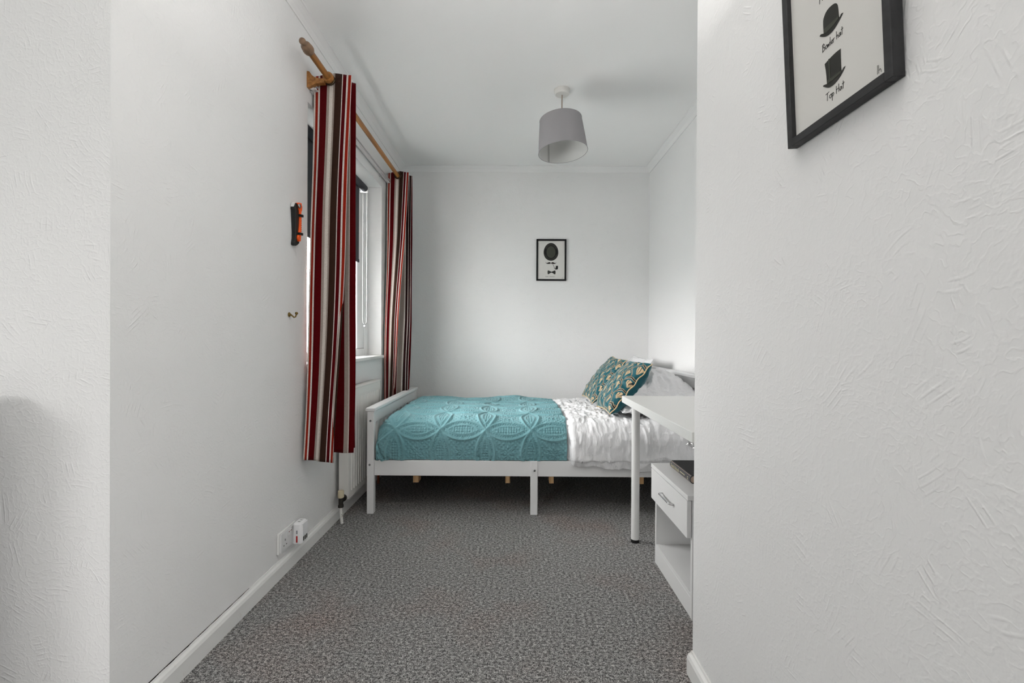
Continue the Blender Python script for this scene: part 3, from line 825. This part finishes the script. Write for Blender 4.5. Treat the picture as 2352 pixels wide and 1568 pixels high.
# ------------------------------------------------------------------ radiator
rad = thing('radiator', 'white ribbed panel radiator on the wall under the window', 'radiator', (-.97, 2.9, .12))
RY0, RY1, RZ0, RZ1, RXB, RXF = 2.60, 3.21, .122, .752, -.996, -.940
bx('back_panel', 'radiator', rad, RXB, RXB + .010, RY0, RY1, RZ0, RZ1)
m = MB(); prof = [(RY0 + .004, RXF - .004)]
y = RY0 + .035
while y < RY1 - .05:
    prof += [(y, RXF), (y + .006, RXF - .008), (y + .014, RXF - .008), (y + .020, RXF)]; y += .0385
prof += [(RY1 - .004, RXF - .004)]
zs = [RZ0 + .045, RZ1 - .075]
a = [m.b.verts.new((x_, y_, zs[0])) for y_, x_ in prof]; c = [m.b.verts.new((x_, y_, zs[1])) for y_, x_ in prof]
for i in range(len(prof) - 1): m.b.faces.new((a[i], a[i + 1], c[i + 1], c[i]))
lo = [m.b.verts.new((RXF - .001, y_, zs[0] - .014)) for y_, x_ in prof]; hi = [m.b.verts.new((RXF - .001, y_, zs[1] + .014)) for y_, x_ in prof]
for i in range(len(prof) - 1):
    m.b.faces.new((lo[i], lo[i + 1], a[i + 1], a[i])); m.b.faces.new((c[i], c[i + 1], hi[i + 1], hi[i]))
m.box(RXF - .012, RXF - .001, RY0 + .003, RY1 - .003, RZ0, RZ0 + .031).box(RXF - .012, RXF - .001, RY0 + .003, RY1 - .003, RZ1 - .061, RZ1 - .012)
m.build('front_panel', 'radiator', rad, True, 25)
bx('top_cover', 'radiator', rad, RXB, RXF + .003, RY0 - .003, RY1 + .003, RZ1 - .012, RZ1, bev=.003)
for y in (RY0 - .003, RY1): bx('side_panel', 'radiator', rad, RXB, RXF - .0005, y - .001, y + .0035, RZ0, RZ1 - .012)
bx('bottom_lip', 'radiator', rad, RXB + .012, RXF - .001, RY0, RY1, RZ0 - .003, RZ0)
for y in (2.75, 3.07): bx('wall_bracket', 'radiator', rad, XL + .0005, RXB, y - .02, y + .02, .25, .62)
vx = -.967; vy = 2.552
m = MB(); m.cyl((vx, vy, .098), (vx, vy, .145), .0125, 16).cyl((vx, vy, .120), (-.967, RY0 - .003, .120), .010, 14).cyl((-.967, RY0 - .018, .130), (-.967, RY0 - .004, .130), .019, 16).cyl((vx, vy, .090), (vx, vy, .104), .0155, 6)
vb = m.build('valve', 'valve', rad, True, 40)
MB().lathe([(0, .0150), (.004, .0175), (.036, .0165), (.040, .0140)], (vx, vy, .145), (0, 0, 1), 18).build('valve_cap', 'yellowed', vb, True, 40)
MB().tube([(vx, vy, .095), (vx + .002, vy, .05), (vx + .008, vy - .004, .0005)], .0085, 12).build('supply_pipe', 'pipe', rad, True, 40)
m = MB(); m.tube([(-.967, 3.262, .0005), (-.967, 3.262, .12)], .0085, 12).cyl((-.967, 3.262, .125), (-.967, RY1, .125), .009, 12)
m.build('return_pipe', 'copper', rad, True, 40)

# ------------------------------------------------------------------ desk
desk = thing('desk', 'white rectangular desk with round tube legs in the right-hand recess', 'desk', (.88, 1.9, 0))
bx('desktop', 'desk', desk, .566, 1.18, 1.44, 2.375, .716, .750, bev=.0015)
for x, y in ((.632, 2.345), (1.11, 2.31), (.632, 1.50), (1.11, 1.50)):
    lg = MB().cyl((x, y, .014), (x, y, .712), .0205, 24).build('leg', 'leg', desk, True, 40)
    MB().cyl((x, y, 0), (x, y, .016), .0212, 24).build('foot', 'black_plastic', lg, True, 40)
    bx('mounting_plate', 'leg', lg, x - .035, x + .035, y - .035, y + .035, .710, .716)
cr = np.zeros((14, 14, 3)); UU, VV = np.meshgrid(np.linspace(0, 1, 14), np.linspace(0, 1, 14), indexing='ij')
cr[..., 0] = .592 + .022 * vnoise(UU * 5, VV * 5, 71) + .02 * VV; cr[..., 1] = 1.445 + .13 * UU; cr[..., 2] = .7155 - .05 * VV * (.7 + .3 * vnoise(UU * 7, VV * 0, 72)) - .004 * VV * np.abs(vnoise(UU * 9, VV * 6, 73))
fm = grid_mesh('film', cr); fo_ = finish('plastic_wrap', fm, 'film', None, False)
tag(fo_, 'scrap of clear plastic wrap hanging under the near end of the desk', 'plastic wrap')

# ------------------------------------------------------------------ bedside cabinet
ns_ = thing('bedside_cabinet', 'white one-drawer bedside cabinet with open shelf under the desk', 'bedside cabinet', (.85, 1.91, 0))
NX0, NX1, NY0, NY1 = .668, 1.02, 1.690, 2.132
bx('top_panel', 'laminate', ns_, .648, NX1, NY0 - .004, NY1 + .004, .446, .464, bev=.001)
for y in (NY0, NY1 - .016): bx('side_panel', 'laminate', ns_, NX0, NX1, y, y + .016, 0, .446, bev=.0008)
bx('back_panel', 'laminate', ns_, NX1 - .008, NX1 - .002, NY0 + .016, NY1 - .016, .0, .446)
bx('shelf', 'laminate', ns_, NX0 + .001, NX1 - .008, NY0 + .016, NY1 - .016, .076, .092, bev=.0008)
bx('plinth', 'laminate', ns_, NX0 + .001, NX0 + .016, NY0 + .0165, NY1 - .0165, 0, .0755, bev=.0008)
dr = bx('drawer', 'laminate', ns_, .648, .6655, NY0 + .002, NY1 - .002, .304, .443, bev=.0012)
m = MB().tube([(.648, 1.826, .380), (.632, 1.829, .381), (.628, 1.838, .382), (.628, 1.952, .382), (.632, 1.961, .381), (.648, 1.964, .380)], .0036, 10)
m.build('handle', 'chrome', dr, True, 50)['label'] = 'chrome bar handle'
bx('drawer_box', 'laminate', dr, .6660, .98, NY0 + .03, NY1 - .03, .315, .42)

# ------------------------------------------------------------------ book
bk = thing('book', 'black hardback book with gold lettered spine on the bedside cabinet', 'book', (.78, 1.94, .464))
B0, B1 = 1.828, 2.062; ZB = .4645
sp_ = [(.722, 0), (.7155, .004), (.7115, .010), (.7105, .0165), (.7115, .023), (.7155, .029), (.722, .033)]
m = MB(); a = [m.b.verts.new((x, B0, ZB + z)) for x, z in sp_]; c = [m.b.verts.new((x, B1, ZB + z)) for x, z in sp_]
ai = [m.b.verts.new((x + .003, B0, ZB + .0165 + (z - .0165) * .86)) for x, z in sp_]; ci = [m.b.verts.new((x + .003, B1, ZB + .0165 + (z - .0165) * .86)) for x, z in sp_]
for i in range(len(sp_) - 1):
    m.b.faces.new((a[i], c[i], c[i + 1], a[i + 1])); m.b.faces.new((ai[i], ai[i + 1], ci[i + 1], ci[i])); m.b.faces.new((a[i], a[i + 1], ai[i + 1], ai[i])); m.b.faces.new((c[i], ci[i], ci[i + 1], c[i + 1]))
spine = m.build('spine', 'spine', bk, True, 50)
bx('cover', 'book', bk, .720, .872, B0, B1, ZB + .0302, ZB + .0332, bev=.0008)
bx('cover', 'book', bk, .720, .872, B0, B1, ZB - .0002, ZB + .0028, bev=.0008)
m = MB()
for i in range(10): m.box(.716, .866 - (i % 2) * .0006, B0 + .004 + (i % 3) * .0005, B1 - .004 - (i % 3) * .0005, ZB + .0030 + i * .00271, ZB + .0030 + (i + 1) * .00271)
m.build('page_block', 'pages', bk)


def text_obj(name, s, mat, parent, size, mw, shear=0.0, extrude=.0002, sx=1.0):
    cu = bpy.data.curves.new(name, 'FONT'); cu.body = s; cu.size = size; cu.shear = shear; cu.extrude = extrude; cu.resolution_u = 3
    o = bpy.data.objects.new(name, cu); COL.objects.link(o); bpy.context.view_layer.update()
    me = bpy.data.meshes.new_from_object(o.evaluated_get(bpy.context.evaluated_depsgraph_get())); bpy.data.objects.remove(o)
    me.materials.clear(); me.transform(Matrix.Diagonal((sx, 1, 1, 1))); me.transform(mw)
    return finish(name, me, mat, parent)


# lettering reads from the far end towards the viewer, upright against the top cover
Ms = Matrix(((0, 0, -1, .7103), (-1, 0, 0, 2.050), (0, 1, 0, ZB + .0110), (0, 0, 0, 1)))
text_obj('spine_title', 'David Nicholls', 'foil', bk, .0205, Ms, .35, sx=.83)
Ms2 = Matrix(((0, 0, -1, .7103), (-1, 0, 0, 1.938), (0, 1, 0, ZB + .0175), (0, 0, 0, 1)))
m = MB()
for i in range(9): m.box(.7098, .7104, 1.935 - i * .0062 - .004, 1.935 - i * .0062, ZB + .0165, ZB + .0215)
m.build('spine_subtitle', 'foil', bk)
m = MB().box(.7108, .7114, 1.848, 1.858, ZB + .011, ZB + .022)
m.build('spine_emblem', 'foil', bk)

# ------------------------------------------------------------------ ceiling pendant
LX, LY = .2887, 2.815
lamp = thing('ceiling_lamp', 'grey drum pendant lampshade hanging on a cord from the ceiling', 'lamp', (LX, LY, H))
MB().lathe([(0, .050), (-.004, .050), (-.012, .046), (-.018, .0455), (-.026, .044), (-.030, .040), (-.032, .008)], (LX, LY, H - .0005), (0, 0, 1), 36).build('ceiling_rose', 'rose', lamp, True, 40)
MB().tube([(LX, LY, H - .031), (LX, LY, 2.345)], .0038, 10).build('cord', 'cord', lamp, True)
MB().lathe([(0, .012), (-.01, .018), (-.05, .019), (-.055, .015)], (LX, LY, 2.352), (0, 0, 1), 20).build('lamp_holder', 'rose', lamp, True, 40)
ROT = Matrix.Translation((LX, LY, 2.296)) @ Matrix.Rotation(-.072, 4, 'Y') @ Matrix.Rotation(-.055, 4, 'X')
sh_prof = [(.101, .1295), (.0, .141), (-.102, .1515)]
m = MB(); m.lathe(sh_prof, (0, 0, 0), (0, 0, 1), 64, False); bmesh.ops.transform(m.b, matrix=ROT, verts=m.b.verts)
shd = m.build('shade', 'shade', lamp, True); shd.data.materials.append(M['shade_in'])
m = MB(); m.lathe([(h_, r_ - .0018) for h_, r_ in sh_prof], (0, 0, 0), (0, 0, 1), 64, False); bmesh.ops.transform(m.b, matrix=ROT, verts=m.b.verts)
li = m.build('shade_lining', 'shade_in', shd, True)
for h_, r_ in ((.101, .1292), (-.102, .1512)):
    m = MB(); m.tube([(r_ * math.cos(q), r_ * math.sin(q), h_) for q in np.linspace(0, 2 * PI, 65)], .0018, 6, False); bmesh.ops.transform(m.b, matrix=ROT, verts=m.b.verts)
    m.build('shade_rim', 'shade', shd, True)
m = MB()
q0, q1 = math.radians(119), math.radians(124)
vs = [[m.b.verts.new(((r_ - .0026) * math.cos(q), (r_ - .0026) * math.sin(q), h_)) for q in (q0, q1)] for h_, r_ in sh_prof]
for p_, c_ in zip(vs, vs[1:]): m.b.faces.new((p_[0], p_[1], c_[1], c_[0]))
bmesh.ops.transform(m.b, matrix=ROT, verts=m.b.verts); m.build('shade_seam', 'seam', shd)
m = MB()
for q in (0.3, 2.4, 4.5): m.tube([(0, 0, .085), (.125 * math.cos(q), .125 * math.sin(q), .096)], .0018, 6)
bmesh.ops.transform(m.b, matrix=ROT, verts=m.b.verts); m.build('shade_spider', 'rose', shd)


# ------------------------------------------------------------------ prints and their writing
def soften(p):
    """round a drawn outline, keeping its sharp tips"""
    out = []; n = len(p)
    for i in range(n):
        a, b, c = Vector(p[i - 1]), Vector(p[i]), Vector(p[(i + 1) % n]); u = a - b; v = c - b
        if u.length < 1e-7 or v.length < 1e-7: continue
        if u.normalized().dot(v.normalized()) > -.15: out.append(tuple(b)); continue
        out += [tuple(b + u * .25), tuple(b * .75 + (a + c) * .125), tuple(b + v * .25)]
    return out


def flat(name, pts, mat, parent, fn, d):
    if len(pts) > 10 and len(pts) < 30: pts = soften(pts)
    return MB().prism(pts, fn, d, d + .0004).build(name, mat, parent)


LET = {  # single-stroke handwriting, unit height 1 (ascender) with x-height .5
    'B': (.62, [[(0.05, -.05), (.12, 1)], [(.0, .85), (.35, 1), (.48, .78), (.15, .52), (.52, .42), (.5, .1), (.05, 0)]]),
    'o': (.48, [[(.3, .5), (.08, .42), (.03, .15), (.2, .0), (.4, .12), (.4, .4), (.25, .5), (.45, .45)]]),
    'w': (.5, [[(0, .45), (.08, .02), (.22, .4), (.30, .02), (.46, .5)]]),
    'l': (.2, [[(.1, 1.1), (.06, 0)]]),
    'e': (.42, [[(.03, .22), (.35, .3), (.25, .5), (.06, .35), (.08, .05), (.38, .06)]]),
    'r': (.36, [[(.05, .5), (.08, 0)], [(.08, .3), (.2, .48), (.34, .46)]]),
    'h': (.5, [[(.05, 1.05), (.05, 0)], [(.05, .3), (.25, .5), (.36, .35), (.38, 0)]]),
    'a': (.46, [[(.38, .45), (.12, .5), (.02, .15), (.15, 0), (.38, .4)], [(.38, .45), (.40, .02)]]),
    't': (.36, [[(.2, 1.0), (.16, 0)], [(.0, .68), (.38, .72)]]),
    'T': (.62, [[(0, .92), (.62, 1.0)], [(.32, .96), (.24, -.05)]]),
    'p': (.46, [[(.06, .5), (.03, -.5)], [(.05, .35), (.25, .5), (.38, .3), (.2, .05), (.06, .1)]]),
    'H': (.6, [[(.06, 1), (.02, 0)], [(.5, 1.05), (.46, 0)], [(.04, .5), (.5, .55)]]),
    'P': (.55, [[(.08, 1), (.02, -.05)], [(.0, .9), (.4, 1), (.45, .7), (.08, .5)]]),
    'n': (.46, [[(.05, .5), (.06, 0)], [(.06, .3), (.22, .5), (.34, .35), (.36, 0)]]),
    'm': (.66, [[(.05, .5), (.06, 0)], [(.06, .3), (.2, .5), (.28, .3), (.28, 0)], [(.28, .3), (.42, .5), (.52, .3), (.54, 0)]]),
    ' ': (.30, [])}


def handwriting(name, s, x0, x1, y, h, mat, parent, fn, d, pen=.00042):
    tot = sum(LET[c][0] for c in s); k_ = (x1 - x0) / tot; m = MB(); x = x0
    for c in s:
        for st_ in LET[c][1]:
            for (a0, b0), (a1, b1) in zip(st_, st_[1:]):
                p = Vector((x + a0 * k_, y + b0 * h)); q = Vector((x + a1 * k_, y + b1 * h)); t_ = (q - p)
                if t_.length < 1e-6: continue
                t_.normalize(); n_ = Vector((-t_.y, t_.x)) * pen; p -= t_ * pen * .6; q += t_ * pen * .6
                m.prism([tuple(p + n_), tuple(p - n_), tuple(q - n_), tuple(q + n_)], fn, d, d + .0003)
        x += LET[c][0] * k_
    return m.build(name, mat, parent)


def picture(name, label, base, rot, W, Hh, fw, dep, fn, mats, group):
    """fn(u, v, d): u right, v up from the lower edge, d out from the wall"""
    root = thing(name, label, 'picture', base, group)
    for nm, (u0, u1, v0, v1) in (('frame_side', (-W / 2, -W / 2 + fw, 0, Hh)), ('frame_side', (W / 2 - fw, W / 2, 0, Hh)), ('frame_rail', (-W / 2 + fw, W / 2 - fw, 0, fw)), ('frame_rail', (-W / 2 + fw, W / 2 - fw, Hh - fw, Hh))):
        o = MB().prism([(u0, v0), (u1, v0), (u1, v1), (u0, v1)], fn, .0005, dep).build(nm, mats, root)
        bv = o.modifiers.new('b', 'BEVEL'); bv.width = .0008; bv.segments = 1
    MB().prism([(-W / 2 + fw * .6, fw * .6), (W / 2 - fw * .6, fw * .6), (W / 2 - fw * .6, Hh - fw * .6), (-W / 2 + fw * .6, Hh - fw * .6)], fn, .001, dep - .009).build('print_sheet', 'paper', root)
    return root


# print on the back wall
PX, PZ0 = .3315, 1.5655
fb = lambda u, v, d: (PX + u, YB - d, PZ0 + v)
pic = picture('framed_print', 'black framed print of bowler hat, moustache, pipe and bow tie on the back wall', (PX, YB, PZ0), None, .267, .371, .0145, .018, fb, 'frame_black', 'hat prints in black frames')
S = .267 / 820; cpx = lambda p: [((x - 800) * S, (1388 - y) * S * .985) for x, y in p]
D = .0092
el_ = lambda cx, cy, a_, b_, n=40, eg=0.0: [(cx + a_ * math.cos(q) * (1 - eg * math.sin(q)), cy - b_ * math.sin(q)) for q in np.linspace(0, 2 * PI, n, endpoint=False)]
flat('hat_brim', cpx(el_(790, 582, 202, 248, 48, .06)), 'ink_soft', pic, fb, D)
flat('hat_ring', cpx(el_(790, 588, 138, 186, 44, .04)), 'ink', pic, fb, D + .0005)
flat('hat_lining', cpx(el_(790, 588, 122, 166, 44, .04)), 'ink_band', pic, fb, D + .0010)
for sx in (-1, 1):
    flat('hat_band', cpx([(790 + sx * 128, 500), (790 + sx * 172, 505), (790 + sx * 184, 580), (790 + sx * 174, 650), (790 + sx * 130, 668), (790 + sx * 140, 590)]), 'ink', pic, fb, D + .0006)
mo = [(792, 905), (770, 870), (735, 868), (700, 885), (670, 895), (650, 880), (642, 858), (645, 885), (665, 908), (700, 918), (745, 917), (780, 910)]
mo = mo + [(792, 905)][:0]
flat('moustache', cpx(mo), 'ink_brown', pic, fb, D); flat('moustache', cpx([(1584 - x, y) for x, y in mo]), 'ink_brown', pic, fb, D)
flat('pipe', cpx([(820, 928), (845, 930), (868, 955), (878, 1000), (890, 1035), (912, 1048), (922, 1020), (926, 970), (985, 970), (985, 1040), (975, 1068), (940, 1078), (905, 1068), (880, 1040), (868, 1000), (858, 962), (842, 940)]), 'ink', pic, fb, D)
flat('bow_tie', cpx([(800, 1135), (770, 1118), (735, 1100), (710, 1096), (700, 1115), (700, 1180), (708, 1205), (730, 1205), (770, 1175), (800, 1160), (815, 1160), (850, 1178), (890, 1205), (908, 1205), (917, 1180), (917, 1115), (908, 1097), (885, 1102), (845, 1120), (815, 1135)]), 'ink_soft', pic, fb, D)
text_obj('caption', 'English  Gentleman', 'ink_text', pic, .0135, Matrix(((1, 0, 0, PX - 158 * S), (0, 0, -1, YB - D), (0, 1, 0, PZ0 + (1388 - 1284) * S), (0, 0, 0, 1))), .1, sx=.78)
text_obj('signature', 'JP', 'ink_text', pic, .010, Matrix(((1, 0, 0, PX + 290 * S), (0, 0, -1, YB - D), (0, 1, 0, PZ0 + (1388 - 1322) * S), (0, 0, 0, 1))), .4)

# print on the near right wall, its top leaning off the wall
lean = .05; cl, sl = math.cos(lean), math.sin(lean); BX, BY, BZ = .5645, .787, 1.424
fr = lambda u, v, d: (BX - d * cl - v * sl, BY - u, BZ + v * cl - d * sl)
pic2 = picture('framed_print', 'black framed print of captioned hats hanging on the near right wall', (BX, BY, BZ), None, .252, .371, .0150, .0195, fr, 'frame_char', 'hat prints in black frames')
D = .0107
bow = [(-0.0233, 0.1614), (-0.0236, 0.1822), (-0.0211, 0.1887), (-0.0148, 0.1941), (-0.0063, 0.1955), (0.0035, 0.1941), (0.009, 0.1915), (0.0124, 0.187), (0.0138, 0.1786), (0.0145, 0.1635), (0.0168, 0.1624), (0.0201, 0.1657), (0.0246, 0.1641), (0.0206, 0.1609), (0.0125, 0.1559), (0.0026, 0.1514), (-0.0073, 0.1501), (-0.0156, 0.1516), (-0.0231, 0.1551), (-0.0337, 0.1632), (-0.0304, 0.165)]
bb = [(-0.0222, 0.168), (0.0131, 0.1662), (0.0147, 0.1614), (-0.0002, 0.1585), (-0.0152, 0.1583), (-0.0222, 0.1613)]
th = [(-0.0237, 0.1075), (-0.0113, 0.1098), (0.0035, 0.1109), (0.0157, 0.11), (0.0151, 0.0924), (0.0149, 0.0735), (0.0171, 0.0727), (0.0204, 0.0757), (0.0247, 0.0754), (0.0201, 0.0704), (0.0104, 0.0637), (-0.0027, 0.0597), (-0.0142, 0.0609), (-0.0208, 0.0643), (-0.0302, 0.0716), (-0.0289, 0.0732), (-0.0201, 0.0706), (-0.0209, 0.0911)]
tb = [(-0.0193, 0.076), (-0.0068, 0.0747), (0.0141, 0.0739), (0.0147, 0.0702), (-0.0038, 0.0684), (-0.0188, 0.0699)]
st = [(-0.0138, 0.1102), (-0.0105, 0.1093), (-0.0101, 0.0748), (-0.0134, 0.075)]
flat('bowler_hat', bow, 'ink_soft', pic2, fr, D); flat('bowler_band', bb, 'ink_band', pic2, fr, D + .0005)
flat('top_hat', th, 'ink_soft', pic2, fr, D); flat('top_hat_band', tb, 'ink_band', pic2, fr, D + .0005); flat('top_hat_sheen', st, 'ink_band', pic2, fr, D + .0005)
handwriting('bowler_caption', 'Bowler hat', -.0285, .0225, .1312, .0125, 'ink', pic2, fr, D)
handwriting('top_hat_caption', 'Top Hat', -.0245, .0205, .0420, .0125, 'ink', pic2, fr, D)
handwriting('panama_caption', 'Panama hat', -.0310, .0260, .2195, .0125, 'ink', pic2, fr, D)
flat('panama_hat', [(-.0195, .262), (-.018, .282), (-.008, .290), (.006, .288), (.0140, .280), (.0140, .262), (.030, .256), (.028, .251), (.0, .246), (-.028, .252), (-.0340, .258)], 'ink_soft', pic2, fr, D)
handwriting('signature', 'lh', .088, .0975, .024, .012, 'ink_text', pic2, fr, D, .00025)

# ------------------------------------------------------------------ safety tool and hook on the left wall
ft = lambda u, v, d: (XL + .0005 + d, u, v)
tool = thing('safety_hammer', 'orange emergency hammer in black wall clip left of the curtain', 'hammer', (XL, 2.065, 1.46))
sh = [(2.0168, 1.6221), (2.0088, 1.6276), (2.0166, 1.6456), (2.0327, 1.6564), (2.0574, 1.66), (2.0701, 1.6497), (2.0744, 1.6388), (2.0856, 1.6299), (2.0892, 1.6064), (2.0853, 1.5565), (2.0753, 1.5297), (2.0586, 1.5137), (2.052, 1.5001), (2.063, 1.4845), (2.0945, 1.4873), (2.0997, 1.4822), (2.0757, 1.4711), (2.0424, 1.4621), (2.022, 1.4637), (2.0203, 1.4732), (2.0323, 1.4957), (2.0337, 1.5198), (2.0277, 1.5619)]
og = [(2.0616, 1.6592), (2.0742, 1.6655), (2.1157, 1.6694), (2.1175, 1.6596), (2.1282, 1.6545), (2.1248, 1.6348), (2.1116, 1.627), (2.1092, 1.5996), (2.112, 1.5838), (2.1078, 1.5539), (2.1098, 1.5256), (2.1031, 1.4891), (2.0756, 1.4852), (2.0545, 1.4967), (2.0569, 1.5093), (2.0753, 1.5236), (2.0861, 1.5567), (2.09, 1.6067), (2.0873, 1.6263), (2.077, 1.6355), (2.0743, 1.6509)]


sc_ = lambda P_: [(2.062 + (y_ - 2.009) * .56, z_) for y_, z_ in P_]
sh = sc_(sh); og = sc_(og)


def extrude_soft(name, pts, d0, d1, mat, parent, bev):
    o = MB().prism(pts, ft, d0, d1).build(name, mat, parent); bv = o.modifiers.new('b', 'BEVEL'); bv.width = bev; bv.segments = 2; bv.limit_method = 'ANGLE'; return o


extrude_soft('clip', sh, 0, .020, 'black_plastic', tool, .003)
hd = extrude_soft('handle', og, .006, .026, 'orange', tool, .004)
for i in range(9):
    z = 1.535 + i * .0085
    MB().prism(sc_([(2.0905, z), (2.1075, z + .001), (2.1075, z + .005), (2.0905, z + .004)]), ft, .0255, .0275).build('grip_rib', 'orange', hd)
for y, z in ((2.0832, 1.6068), (2.1153, 1.6094), (2.0753, 1.5216), (2.1098, 1.5235)):
    y = sc_([(y, z)])[0][0]; MB().prism([(y - .006, z - .006), (y + .006, z - .005), (y + .006, z + .006), (y - .006, z + .005)], ft, .004, .031).build('strap', 'black_plastic', tool)
MB().lathe([(0, .0105), (.004, .0105), (.0055, .007)], (XL + .0265, 2.094, 1.6479), (1, 0, 0), 16).build('hammer_tip', 'chrome', hd, True, 40)
MB().prism(sc_([(2.006, 1.636), (2.012, 1.650), (2.024, 1.658), (2.030, 1.656), (2.018, 1.644)]), ft, .003, .017).build('clip_window', 'socket', tool)

hk = thing('coat_hook', 'small brass hook screwed to the wall below the orange hammer', 'hook', (XL, 2.06, 1.14))
MB().lathe([(0, .0105), (.003, .0105), (.006, .006), (.010, .004)], (XL + .0005, 2.055, 1.146), (1, 0, 0), 18).build('back_plate', 'brass', hk, True, 40)
MB().tube([(XL + .009, 2.055, 1.146), (XL + .015, 2.058, 1.140), (XL + .020, 2.062, 1.134), (XL + .025, 2.066, 1.137), (XL + .027, 2.069, 1.147)], .0034, 8).build('arm', 'brass', hk, True)
MB().lathe([(-.006, .001), (-.005, .005), (0, .0075), (.005, .005), (.006, .001)], (XL + .0275, 2.070, 1.153), (0, 0, 1), 16).build('ball_end', 'brass', hk, True)

# ------------------------------------------------------------------ wall socket and plug-in adaptor
sk = thing('wall_socket', 'white double wall socket just above the left skirting board', 'socket', (XL, 2.03, .149))
bx('back_box', 'skirting', sk, XL + .0005, XL + .012, 1.951, 2.105, .103, .195, bev=.003)
pl = bx('face_plate', 'socket', sk, XL + .012, XL + .019, 1.956, 2.100, .107, .191, bev=.0025, seg=2)
FXs = XL + .0191
for cy in (1.992,):
    for dy, dz, w_, h_ in ((0, .011, .004, .009), (-.011, -.011, .0065, .0042), (.011, -.011, .0065, .0042)):
        bx('pin_slot', 'slot', pl, FXs - .001, FXs + .0003, cy + dy - w_ / 2, cy + dy + w_ / 2, .143 + dz - h_ / 2, .143 + dz + h_ / 2)
for cy in (2.019, 2.037):
    s_ = bx('switch', 'socket', pl, FXs - .001, FXs + .004, cy - .0065, cy + .0065, .158, .182, bev=.0015)
    bx('switch_mark', 'mauve', s_, FXs + .0039, FXs + .0043, cy - .004, cy + .004, .1765, .1805)
ad = thing('plug_adaptor', 'white plug-in adaptor with red band on the right half of the socket', 'adaptor', (XL + .04, 2.08, .156))
bx('body', 'adaptor', ad, XL + .0215, XL + .062, 2.050, 2.112, .104, .204, bev=.011, seg=4)
bx('front_shell', 'adaptor', ad, XL + .060, XL + .066, 2.055, 2.107, .110, .199, bev=.0028, seg=2)
bx('plug_base', 'adaptor', ad, XL + .0195, XL + .0222, 2.058, 2.106, .108, .172)
bx('red_band', 'red', ad, XL + .039, XL + .0455, 2.0492, 2.0505, .1155, .145)
bx('indicator', 'grey_plastic', ad, XL + .039, XL + .0455, 2.0494, 2.0505, .154, .170)
bx('top_slot', 'slot', ad, XL + .038, XL + .050, 2.066, 2.070, .2035, .2043)
bx('top_slot', 'slot', ad, XL + .040, XL + .050, 2.086, 2.089, .2035, .2043)
for i in range(3): bx('face_slot', 'slot', ad, XL + .0655, XL + .0664, 2.0605 + i * .0155, 2.0705 + i * .0155, .1185, .138)

# ------------------------------------------------------------------ unseen chest added left of the frame to cast shade on the corner wall
ch_ = thing('shadow_chest', 'unseen white chest of drawers added out of frame to shade the left corner wall', 'chest of drawers', (-1.6, .82, 0))
bx('carcass', 'laminate', ch_, -1.98, -1.245, .62, 1.05, .05, .88)
bx('top_panel', 'laminate', ch_, -1.99, -1.24, .60, 1.055, .8805, .90, bev=.002)
bx('plinth', 'laminate', ch_, -1.96, -1.265, .64, 1.03, 0, .0495)
for i in range(3):
    d_ = bx('drawer', 'laminate', ch_, -1.965, -1.26, .602, .6195, .07 + i * .268, .325 + i * .268, bev=.002)
    MB().tube([(-1.68, .602, .2 + i * .268), (-1.68, .58, .2 + i * .268), (-1.54, .58, .2 + i * .268), (-1.54, .602, .2 + i * .268)], .004, 8).build('handle', 'chrome', d_, True)
